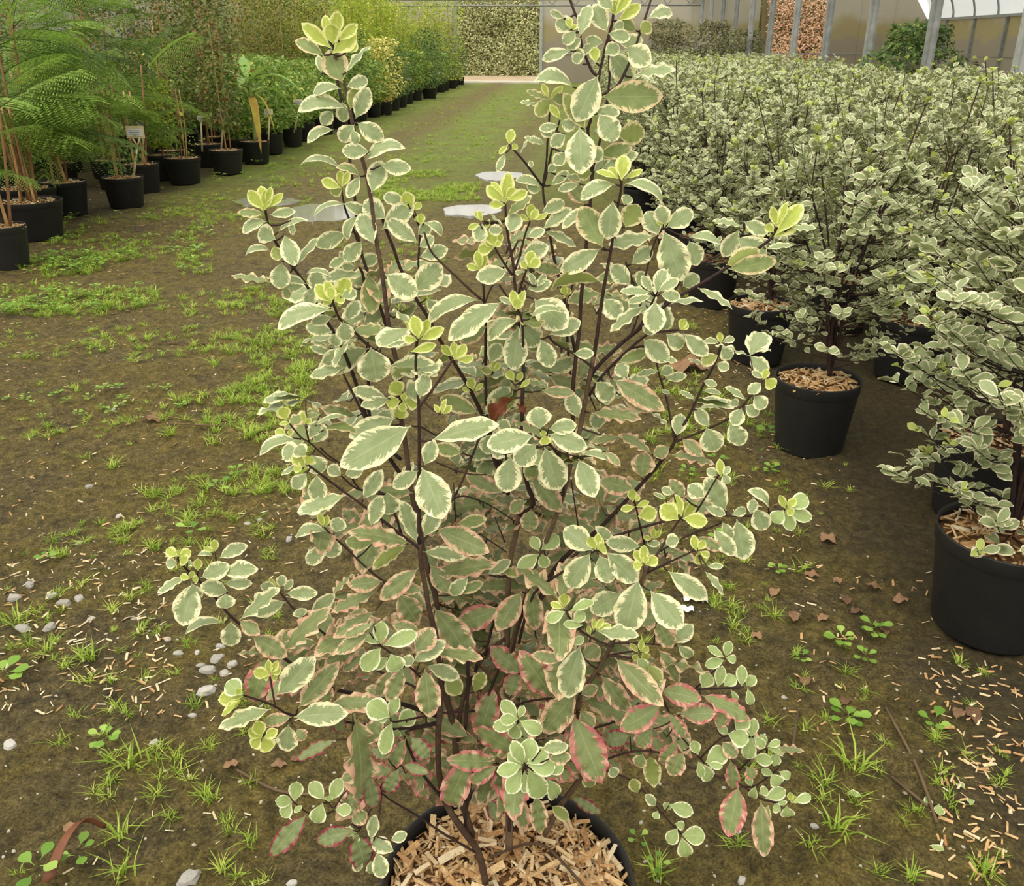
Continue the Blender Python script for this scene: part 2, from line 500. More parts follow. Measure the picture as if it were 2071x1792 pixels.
YE = 37.2            # end wall of both bays
XL, XR, XN = -8.6, 4.3, 12.9
XD0, XD1 = -4.62, -1.36   # doorway in the end wall
def panel_wall(name, x0, x1, hz, mat, step, top=None, seams=(1.05,), label=''):
    root = empty(name, ((x0+x1)/2, YE, 0))
    tag(root, label, kind='structure')
    n = max(1, round((x1-x0)/step))
    zs = [0.0] + list(seams)
    for i in range(n):
        a, b = x0+(x1-x0)*i/n, x0+(x1-x0)*(i+1)/n
        if name == 'wall_back_bay' and 6.6 < (a+b)/2 < 9.1: continue      # open gap to the yard
        for j, z0 in enumerate(zs):
            last = j == len(zs)-1
            za = zb = (hz if last else zs[j+1])
            if last and top: za, zb = top(a), top(b)
            cx = (x0+x1)/2
            g_ = 0.0015
            V = [(a+g_-cx, 0, z0+g_), (b-g_-cx, 0, z0+g_), (b-g_-cx, 0, zb-g_), (a+g_-cx, 0, za-g_)]
            V += [(v[0], 0.03, v[2]) for v in V]
            link('panel', mesh_np('panel', V, [(0,1,2,3),(7,6,5,4),(0,4,5,1),(1,5,6,2),(2,6,7,3),(3,7,4,0)], mat, smooth=False), root)
    for z0 in seams:
        link('rail', MB().box((0, -0.02, z0), (x1-x0, 0.03, 0.05)).mesh('rail', M['steel'], smooth=False), root)
    return root
panel_wall('wall_back', XL, XD0, 3.2, M['sheet'], 1.3, label='stained sheet end wall to one side of the doorway')
panel_wall('wall_back_right', XD1, XR, 3.2, M['sheet'], 1.42, label='stained sheet end wall between doorway and steel posts')
def gable(x):
    t = (x-XR)/(XN-XR)
    return 3.2 - 1.05*t + 2.2*math.sqrt(max(0.0, 1-(2*t-1)**2))
panel_wall('wall_back_bay', XR, XN, 3.0, M['sheet'], 1.23, top=gable, label='arched stained end wall of the neighbouring bay')
# left side wall, posts and sheets
root = tag(empty('wall_left', (XL, 20, 0)), 'dull white sheet side wall behind the left-hand plants', kind='structure')
for i in range(14):
    ya = 4.0 + i*2.4
    mb = MB().box((0, ya+1.2-20, 1.9), (0.03, 2.39, 3.8))
    link('panel', mb.mesh('panel', M['sheet_left'], smooth=False), root)
    mb = MB().box((0.08, ya-20, 2.0), (0.09, 0.09, 4.0))
    link('post', mb.mesh('post', M['steel'], smooth=False), root)
root = tag(empty('wall_right', (XN, 20, 0)), 'grey panelled side wall of the neighbouring bay', kind='structure')
for i in range(14):
    ya = 4.0 + i*2.4
    link('panel', MB().box((0, ya+1.2-20, 0.5), (0.03, 2.39, 1.03)).mesh('panel', M['sheet'], smooth=False), root)
    link('panel', MB().box((0, ya+1.2-20, 1.58), (0.03, 2.39, 1.14)).mesh('panel', M['sheet'], smooth=False), root)
    link('post', MB().box((-0.07, ya-20, 1.08), (0.1, 0.1, 2.16)).mesh('post', M['steel'], smooth=False), root)
link('rail', MB().box((-0.06, 0.8, 2.18), (0.14, 33.6, 0.08)).mesh('rail', M['steel'], smooth=False), root)
# film vault of the neighbouring bay with its hoops
root = tag(empty('roof_vault', (0, 0, 0)), 'white film barrel roof of the neighbouring bay', kind='structure')
NA = 28
prof = [(XR+(XN-XR)*(1-math.cos(math.pi*i/NA))/2, 3.25-1.05*(1-math.cos(math.pi*i/NA))/2+2.2*math.sin(math.pi*i/NA)) for i in range(NA+1)]
V = [(x, y, z) for y in (4.0, 12, 20, 28, YE) for (x, z) in prof]
Q = [(j*(NA+1)+i, j*(NA+1)+i+1, (j+1)*(NA+1)+i+1, (j+1)*(NA+1)+i) for j in range(4) for i in range(NA)]
link('roof_film', mesh_np('roof_film', V, Q, M['film']), root)
for i in range(18):
    y = 6.0 + i*1.8
    link('hoop', MB().tube([(x*0.995+0.04, y, z-0.05) for (x, z) in prof], 0.035, 6).mesh('hoop', M['steel']), root)
for k in (5, 10, 15, 20, 24):
    x, z = prof[k]
    link('purlin', MB().tube([(x, 4, z-0.1), (x, YE, z-0.1)], 0.025, 6).mesh('purlin', M['steel']), root)
# line of steel posts between the bays, gutter and lattice girder
for i in range(11):
    y = 9.7 + 2.5*i
    r_ = tag(empty('trim_%d' % (i+1), (XR, y, 0)), 'galvanised steel post between the two bays', kind='structure')
    link('post', MB().box((0, 0, 1.5), (0.12, 0.07, 3.0)).box((0, -0.05, 1.5), (0.05, 0.04, 3.0)).mesh('post', M['steel'], smooth=False), r_)
    link('base_plate', MB().box((0, 0, 0.03), (0.24, 0.2, 0.02)).mesh('base_plate', M['steel'], smooth=False), r_)
g_ = tag(empty('trim_12', (XR, 22, 3.0)), 'gutter beam on top of the steel posts', kind='structure')
link('gutter', MB().box((0, 0, 0.08), (0.3, 30.4, 0.16)).mesh('gutter', M['steel'], smooth=False), g_)
# lattice girders spanning the path bay
for k, y in enumerate((24.7, 29.7, 34.7)):
    r_ = tag(empty('trim_%d' % (13+k), (0, y, 0)), 'slim lattice girder spanning the bay', kind='structure')
    link('chord', MB().tube([(-8.5, 0, 2.62), (4.3, 0, 2.62)], 0.03, 6).mesh('chord', M['steel']), r_)
    link('chord', MB().tube([(-8.5, 0, 3.12), (4.3, 0, 3.12)], 0.03, 6).mesh('chord', M['steel']), r_)
    for i in range(32):
        a, b = -8.5+0.4*i, -8.5+0.4*(i+1)
        link('web_bar', MB().tube([(a, 0, 2.62 if i % 2 else 3.12), (b, 0, 3.12 if i % 2 else 2.62)], 0.014, 5).mesh('web_bar', M['steel']), r_)
# doorway frame and threshold
r_ = tag(empty('door_1', ((XD0+XD1)/2, YE, 0)), 'open doorway in the end wall with steel frame', kind='structure')
for x in (XD0, XD1):
    link('door_post', MB().box((x-(XD0+XD1)/2, -0.05, 1.6), (0.11, 0.1, 3.2)).mesh('door_post', M['steel'], smooth=False), r_)
link('lintel', MB().box((0, -0.05, 3.2), (XD1-XD0+0.2, 0.1, 0.14)).mesh('lintel', M['steel'], smooth=False), r_)
link('threshold', MB().box((0, 0.1, 0.03), (XD1-XD0-0.1, 0.5, 0.07)).mesh('threshold', plain('white_concrete', lin(236, 232, 222), lin(214, 208, 194), 3, 0.8), smooth=False), r_)
# ---------------------------------------------------------------- leaf builder
def leaf_arrays(nl=9, nw=6, a=1.0, b=0.75, fold=0.12, curl=0.0, arch=0.0, wave=0.0, wf=4.0, seed=0, pet=0.07, twist=0.0, jag=0.0):
    """leaf of length 1 along +Y and width 1 along X, upper side +Z; a>1 puts the widest part nearer the tip"""
    r_ = np.random.default_rng(seed)
    t = np.linspace(0, 1, nl+1)
    s = np.linspace(-1, 1, nw+1)
    body = np.clip((t-pet)/(1-pet), 0, 1)
    w = np.sin(np.pi*np.clip(body, 0, 1)**a)**b*0.5
    w = np.maximum(w, 0.022*(t < 0.5))
    w[-1] = 0.0
    ph = r_.random(4)*6.28
    T, S = np.meshgrid(t, s, indexing='ij')
    Wd = np.repeat(w[:, None], nw+1, 1)
    j = 1 + jag*np.sin(T*6.28*wf*1.7+ph[3])*np.abs(S)**3
    X = S*Wd*j
    Y = T.copy()
    Z = fold*np.abs(S)**1.2*Wd*2*0.3
    ed = np.abs(S)**2*Wd*2
    Z += 0.6*wave*ed*np.where(S < 0, np.sin(T*6.28*wf+ph[0])+0.3*np.sin(T*6.28*wf*0.45+ph[2]), np.sin(T*6.28*wf+ph[1])+0.3*np.sin(T*6.28*wf*0.55+ph[3]))
    # lengthwise bend: chord stays on the Y axis
    Z += arch*4*T*(1-T)*0.5
    Z -= curl*T**3*0.5
    Y -= abs(curl)*0.18*T**4 + abs(arch)*0.05*np.sin(T*6.28)
    if twist:
        an = twist*T
        X, Z = X*np.cos(an)-(Z-Z[:, nw//2:nw//2+1])*np.sin(an), Z[:, nw//2:nw//2+1]+X*np.sin(an)+(Z-Z[:, nw//2:nw//2+1])*np.cos(an)
    Vv = np.stack([X, Y, Z], -1).reshape(-1, 3)
    n1 = nw+1
    i0 = (np.arange(nl)[:, None]*n1 + np.arange(nw)[None, :]).ravel()
    Qd = np.stack([i0, i0+1, i0+n1+1, i0+n1], 1)
    uv = np.stack([S, T], -1).reshape(-1, 2)
    return Vv, Qd, uv

def leaf_frames(B, A, N, L, Wd):
    """(k,3) bases, axis directions, normals -> (k,3,3) matrices with columns X*W, Y*L, Z*L"""
    A = A/(np.linalg.norm(A, axis=1, keepdims=True)+1e-9)
    N = N - A*np.sum(A*N, 1, keepdims=True)
    N = N/(np.linalg.norm(N, axis=1, keepdims=True)+1e-9)
    X = np.cross(A, N)
    return np.stack([X*Wd[:, None], A*L[:, None], N*L[:, None]*0.75], -1)

def join_leaves(name, variants, vi, B, Mx, mats, mi=None, rnd=None):
    """one mesh from many leaves; variants: list of (V,Q,uv) of equal size"""
    k = len(B)
    VV = np.stack([v[0] for v in variants])[vi]
    P = np.einsum('kij,knj->kni', Mx, VV) + B[:, None, :]
    n = VV.shape[1]
    Qd = (variants[0][1][None] + (np.arange(k)*n)[:, None, None]).reshape(-1, 4)
    uv = np.tile(variants[0][2], (k, 1))
    rn = np.repeat(rng.random(k) if rnd is None else rnd, n)
    m_ = None if mi is None else np.repeat(mi, len(variants[0][1]))
    return mesh_np(name, P.reshape(-1, 3), Qd, mats, uv, rn, m_)

# ---------------------------------------------------------------- pots and mulch
def pot_mesh(name, rt, h, n=48):
    rb = rt*0.80
    prof = [(0.0, 0.012), (rb*0.9, 0.012), (rb*0.96, 0.0), (rb, 0.008), (rb+(rt-rb)*0.80, h*0.84), (rt*0.965, h*0.845), (rt*0.985, h*0.855), (rt*0.99, h*0.965),
            (rt*1.0, h*0.985), (rt*0.998, h), (rt*0.975, h), (rt*0.965, h*0.985), (rt*0.945, h*0.84), (rt*0.93, h*0.72), (0.0, h*0.70)]
    return MB().lathe(prof, n).mesh(name, M['pot'])

def chip_arrays(seed):
    r_ = np.random.default_rng(seed)
    l, w, t = 1.0, 0.11+0.15*r_.random(), 0.04+0.07*r_.random()
    V = []
    for x in (-0.5, -0.1+0.2*r_.random(), 0.5):
        for (y, z) in ((-1, -1), (1, -1), (1, 1), (-1, 1)):
            V.append((x*l+0.06*(r_.random()-0.5), y*w/2*(0.75+0.5*r_.random()), z*t/2*(0.7+0.6*r_.random())+0.02*(r_.random()-0.5)))
    F = [(0, 3, 2, 1), (8, 9, 10, 11)]
    for s_ in (0, 4):
        F += [(s_+i, s_+(i+1) % 4, s_+4+(i+1) % 4, s_+4+i) for i in range(4)]
    return V, F
CHIP = []
for k in range(12):
    V, F = chip_arrays(k)
    CHIP.append((np.array(V), F, mesh_np('wood_chip', V, F, M[('chip', 'chip2', 'chip3', 'chip')[k % 4]], smooth=False)))

def chip_stuff(name, P, Ln, parent, tilt=0.5):
    """many chips joined"""
    VV, FF, mi = [], [], []
    for i, p in enumerate(P):
        k = random.randrange(12)
        V, F, _ = CHIP[k]
        e = Matrix.Rotation(random.uniform(0, 6.28), 3, 'Z') @ Matrix.Rotation(random.gauss(0, tilt), 3, 'Y') @ Matrix.Rotation(random.uniform(-1, 1), 3, 'X')
        A = V*Ln[i] @ np.array(e).T + p
        b = len(VV)*12
        VV.append(A)
        FF.append(np.array(F)+b)
        mi += [0 if k % 4 in (0, 3) else k % 4]*len(F)
    me = mesh_np(name, np.concatenate(VV), np.concatenate(FF), [M['chip'], M['chip2'], M['chip3']], mi=mi, smooth=False)
    o = link(name, me, parent)
    o['kind'] = 'stuff'
    return o

def mulch_bed(rt, h, parent, n=20, seed=0, chips=0):
    """slightly domed bed with a crumbly top"""
    r_ = np.random.default_rng(seed)
    V, F = [(0, 0, h+0.008)], []
    rings = 5
    for j in range(1, rings+1):
        for i in range(n):
            a = 2*math.pi*i/n
            rr = rt*0.955*j/rings
            V.append((rr*math.cos(a), rr*math.sin(a), h-0.012*(j/rings)**2-0.004 + (0.012*(r_.random()-0.5) if j < rings else -0.004)))
    for i in range(n):
        F.append((0, 1+i, 1+(i+1) % n))
        for j in range(rings-1):
            a, b = 1+j*n+i, 1+j*n+(i+1) % n
            F.append((a, a+n, b+n, b))
    return link('mulch', mesh_np('mulch', V, F, M['mulch'], smooth=False), parent)
# ---------------------------------------------------------------- the tall variegated shrub on the path
# branches: depth behind(+)/before(-) the pot axis at start and end, width at start and end, points from root to tip
STEMS = """
0 -.08 15 10|982,1785 967,1723 938,1682 902,1624 888,1560 886,1480 890,1437 890,1368 883,1292 870,1241 861,1192 851,1136 848,1099
-.08 -.1 9 6|848,1099 847,1010 848,943 848,887 847,825 844,776 841,742 843,695 846,682
-.1 -.12 6 5|848,823 882,778 913,731 922,722
0 0 14 7|955,1690 930,1600 917,1470 894,1370 883,1223 872,1176 858,1125 845,1060 832,992 820,900 812,847 809,760 797,710 785,650 773,553 760,480 750,400 738,340 720,280 708,225 700,185 690,150 680,120 674,95
.03 .05 7 6|809,760 790,690 766,612 740,540 725,485 717,393 711,355 704,288 700,243 687,185 680,150
.05 .03 5 4|723,487 712,456 699,425 692,392 690,376
.03 0 9 5|832,992 790,930 760,890 741,845 723,785 708,742 688,695 670,664 652,635 621,579 596,545 576,518 557,489 545,463 537,427 537,415
-.01 -.06 7 5|809,760 797,735 748,701 714,668 688,646 676,619 671,606
.03 .06 8 6|812,930 780,900 748,847 745,767 743,690 740,628 735,560 726,540
.05 .08 6 4|760,890 730,829 694,756 672,705
.05 .02 9 6|1028,1000 1000,900 980,849 943,774 893,693 864,639 837,597 809,541 797,505 779,460 770,430
.02 .03 5 4|840,600 850,560 846,536 848,500 850,460
.01 0 5 4|979,608 974,606 947,583 920,557 891,530 870,505 858,470
.05 0 8 5|1028,1000 1000,930 985,860 982,740 982,697 982,648 979,608 977,572 973,545
0 .0 4 4|981,612 994,581 1025,530 1048,487
.05 .0 10 9|1050,1041 1079,1019 1062,963 1056,854
0 -.03 9 5|1056,854 1057,787 1058,731 1050,660 1043,590 1040,563 1038,534 1030,492 1024,452 1022,412 1022,400
-.02 -.02 5 4|1042,545 1052,514 1061,478 1072,447
-.02 -.03 5 4|1036,556 1025,541 1002,503 998,496
-.01 -.03 5 4|1047,600 1065,545 1071,540
-.01 -.06 6 5|1058,731 1058,690 1056,650 1050,632 1045,622
-.01 -.02 4 4|1043,620 1030,606 1010,577
.03 .05 18 11|1030,1716 1030,1640 1028,1500 1026,1314 1028,1192 1034,1120 1045,1077 1050,1041
.04 0 12 9|1028,1480 1034,1320 1057,1236 1080,1150 1112,1077 1139,1001 1155,934 1172,872 1181,827 1190,776 1201,720
.0 -.03 8 5|1201,720 1207,684 1215,622 1225,561 1237,497 1245,440 1255,390 1257,366
.02 .02 9 6|1160,900 1158,800 1165,720 1172,664 1175,608 1181,545 1190,450 1197,366 1193,300 1189,263 1194,245 1203,201 1211,154 1219,120 1225,94 1237,51 1240,33 1243,12
.02 .06 6 5|1197,366 1203,330 1210,299 1222,240 1232,170 1232,125 1232,70
.02 0 6 5|1211,154 1198,145 1185,116 1176,89 1170,42 1163,27 1153,0 1146,-20
.02 .03 6 5|1203,201 1217,192 1243,179 1259,156 1280,110 1295,65 1306,33 1315,4 1320,-16
.04 .04 7 4|1165,720 1140,600 1120,520 1105,430 1098,380 1105,330 1107,290 1111,234 1110,200
.04 .03 5 4|1098,380 1108,341 1114,312 1123,275 1132,243
.04 .02 5 4|1096,375 1076,348 1058,324 1029,292
.06 .1 6 5|1158,800 1148,700 1148,619 1157,579 1165,540
0 -.03 6 5|1201,745 1195,740 1161,715 1123,695 1110,680
.01 -.03 8 6|1190,776 1205,745 1261,691 1298,662 1352,613 1414,576 1482,534 1530,505 1566,478
.01 .02 6 5|1340,622 1387,554 1428,529 1460,512 1502,473 1504,450
.01 -.02 6 5|1192,800 1210,770 1244,733 1306,679 1345,670 1378,667
.0 .0 5 4|1275,680 1290,640 1300,590 1308,546 1325,487 1342,460
.01 .01 4 4|1295,610 1276,559 1265,529
-.0 -.04 5 4|1261,691 1290,665 1310,630 1325,598
.0 -.02 5 4|1280,705 1310,700 1328,728
.04 0 10 7|1080,1260 1100,1190 1139,1130 1215,1066 1287,990 1333,938 1364,895 1367,884
0 -.02 6 5|1367,884 1395,838 1421,782 1446,735 1458,698
0 .02 5 4|1364,890 1349,810 1332,753 1328,728
0 -.02 6 4|1364,895 1380,888 1423,871 1475,846 1503,820 1541,771
.02 -.05 7 5|1090,1215 1120,1180 1170,1115 1228,1090 1336,1056 1431,1043 1518,1043 1588,1030
-.02 -.04 4 4|1303,1110 1303,1100 1295,1066 1286,1025 1281,1012
-.08 -.06 6 5|1303,1165 1326,1126 1367,1061 1378,1046
-.08 -.09 5 4|1303,1161 1390,1120 1409,1112
-.07 -.06 4 3|1335,1115 1390,1084 1451,1061
0 -.1 12 8|1102,1688 1137,1624 1178,1564 1175,1500 1169,1437 1174,1407 1220,1337 1241,1294 1270,1230 1303,1163 1302,1142
-.04 -.05 4 3|1380,1052 1400,1045 1418,1020 1448,969 1458,958
.03 -.1 6 5|1050,1300 1080,1200 1150,1150 1205,1112
-.08 -.12 6 4|1241,1300 1233,1306 1174,1276 1143,1235
-.1 -.12 4 3|1174,1276 1190,1285 1205,1275
-.1 -.1 4 3|1174,1290 1150,1290
-.08 -.07 4 4|1228,1330 1236,1324 1284,1317 1298,1318
-.08 -.05 4 3|1240,1300 1292,1301 1354,1306
-.08 -.08 5 4|1230,1325 1300,1340 1335,1401 1360,1456 1376,1487 1424,1543
-.03 -.0 5 4|1170,1480 1204,1472 1261,1452 1293,1421
-.03 -.05 5 4|1178,1560 1229,1535 1280,1520 1331,1522 1386,1548 1465,1574 1497,1586 1545,1618 1598,1624
-.04 -.05 4 3|1465,1574 1491,1561 1523,1529 1551,1513
-.04 -.05 4 3|1500,1590 1529,1589 1574,1554
-.08 -.07 4 3|1415,1535 1446,1503 1472,1488 1515,1490
-.07 -.06 4 4|1310,1360 1340,1390 1405,1394 1504,1390
-.06 -.06 4 3|1405,1394 1451,1350 1467,1330
-.02 -.04 4 3|1178,1560 1229,1560 1280,1580 1306,1605 1338,1644 1379,1688
0 -.12 6 5|1139,1001 1140,960 1125,915 1101,888
-.1 -.1 4 3|1110,900 1041,915 1016,919
-.1 -.1 4 3|1110,900 1137,916 1172,924
-.08 -.03 6 5|848,1099 860,1088 914,1012 936,970 960,910 975,870 985,850
-.08 -.11 7 5|848,1106 841,1104 777,1055 732,1021 687,988 627,943 614,935
-.03 -.03 5 4|812,1080 780,1000 725,990 694,966 688,960
-.03 -.04 5 4|780,1000 728,990 701,948 661,919 648,905
-.04 -.05 4 4|680,935 660,925 625,894 609,885 582,852
-.05 -.05 4 3|625,894 618,863
-.05 -.05 4 3|609,888 587,885
-.04 -.05 5 4|858,1225 800,1190 750,1156 695,1104 674,1086 656,1066
.03 .03 3 3|880,934 938,957 985,960
.03 .04 4 3|914,1012 938,1003 989,1021 1039,1053
.03 .03 3 3|994,1028 956,1075
.04 .04 3 3|1001,1046 1021,1097
.03 .04 3 3|956,1070 1025,1117
.03 .03 3 3|917,977 922,1055
.05 .05 3 3|1155,970 1170,1068
0 -.05 9 5|889,1450 800,1420 700,1400 627,1377 593,1345 566,1325 512,1283 467,1247 438,1212 411,1183 369,1143 360,1127
-.04 -.04 4 3|453,1225 453,1212 440,1158 435,1116
-.04 -.05 3 3|408,1180 400,1168 400,1152
-.02 -.06 6 4|888,1460 800,1475 700,1460 593,1447 551,1426 492,1406
-.06 -.07 4 4|593,1450 541,1480 531,1490
-.06 -.06 4 4|556,1428 556,1426 546,1369
-.02 0 5 4|880,1440 860,1400 750,1350 680,1300 615,1249 590,1227 562,1192
-.06 -.11 5 4|885,1400 860,1380 830,1350 792,1322 769,1306
.0 -.09 5 4|960,1438 888,1443 801,1460 790,1453
-.03 -.08 4 4|889,1462 868,1469 822,1479 827,1486
-.03 -.08 5 4|960,1723 902,1689 844,1650 772,1604 786,1570 812,1548
-.08 -.08 4 3|772,1607 750,1638 726,1681
-.08 -.08 4 3|780,1602 743,1590 700,1600 676,1634 665,1622
-.08 -.08 4 3|676,1640 650,1648 622,1644 588,1617
-.08 -.08 4 3|772,1608 765,1660 755,1705
-.02 -.07 7 5|902,1624 851,1561 830,1520 818,1490
-.07 -.08 4 3|772,1604 743,1562 715,1500 714,1443
0 .04 11 8|926,1500 932,1433 952,1377 981,1325 1021,1292
.03 .03 7 5|981,1325 997,1263 1010,1225
0 .02 8 7|940,1480 946,1401 946,1330
0 -.16 8 5|1030,1680 1032,1640 1045,1600 1060,1552
.02 -.12 6 4|1028,1540 1040,1500 1048,1458
.03 .02 6 5|1026,1320 990,1400 967,1498
0 -.05 6 4|938,1682 950,1600 965,1540 1005,1544
0.03 0 6 4|1028,1440 1060,1420 1120,1412
.03 .03 5 4|1028,1330 1040,1360 1057,1363
.03 0 5 4|1034,1320 1060,1230 1074,1182
"""
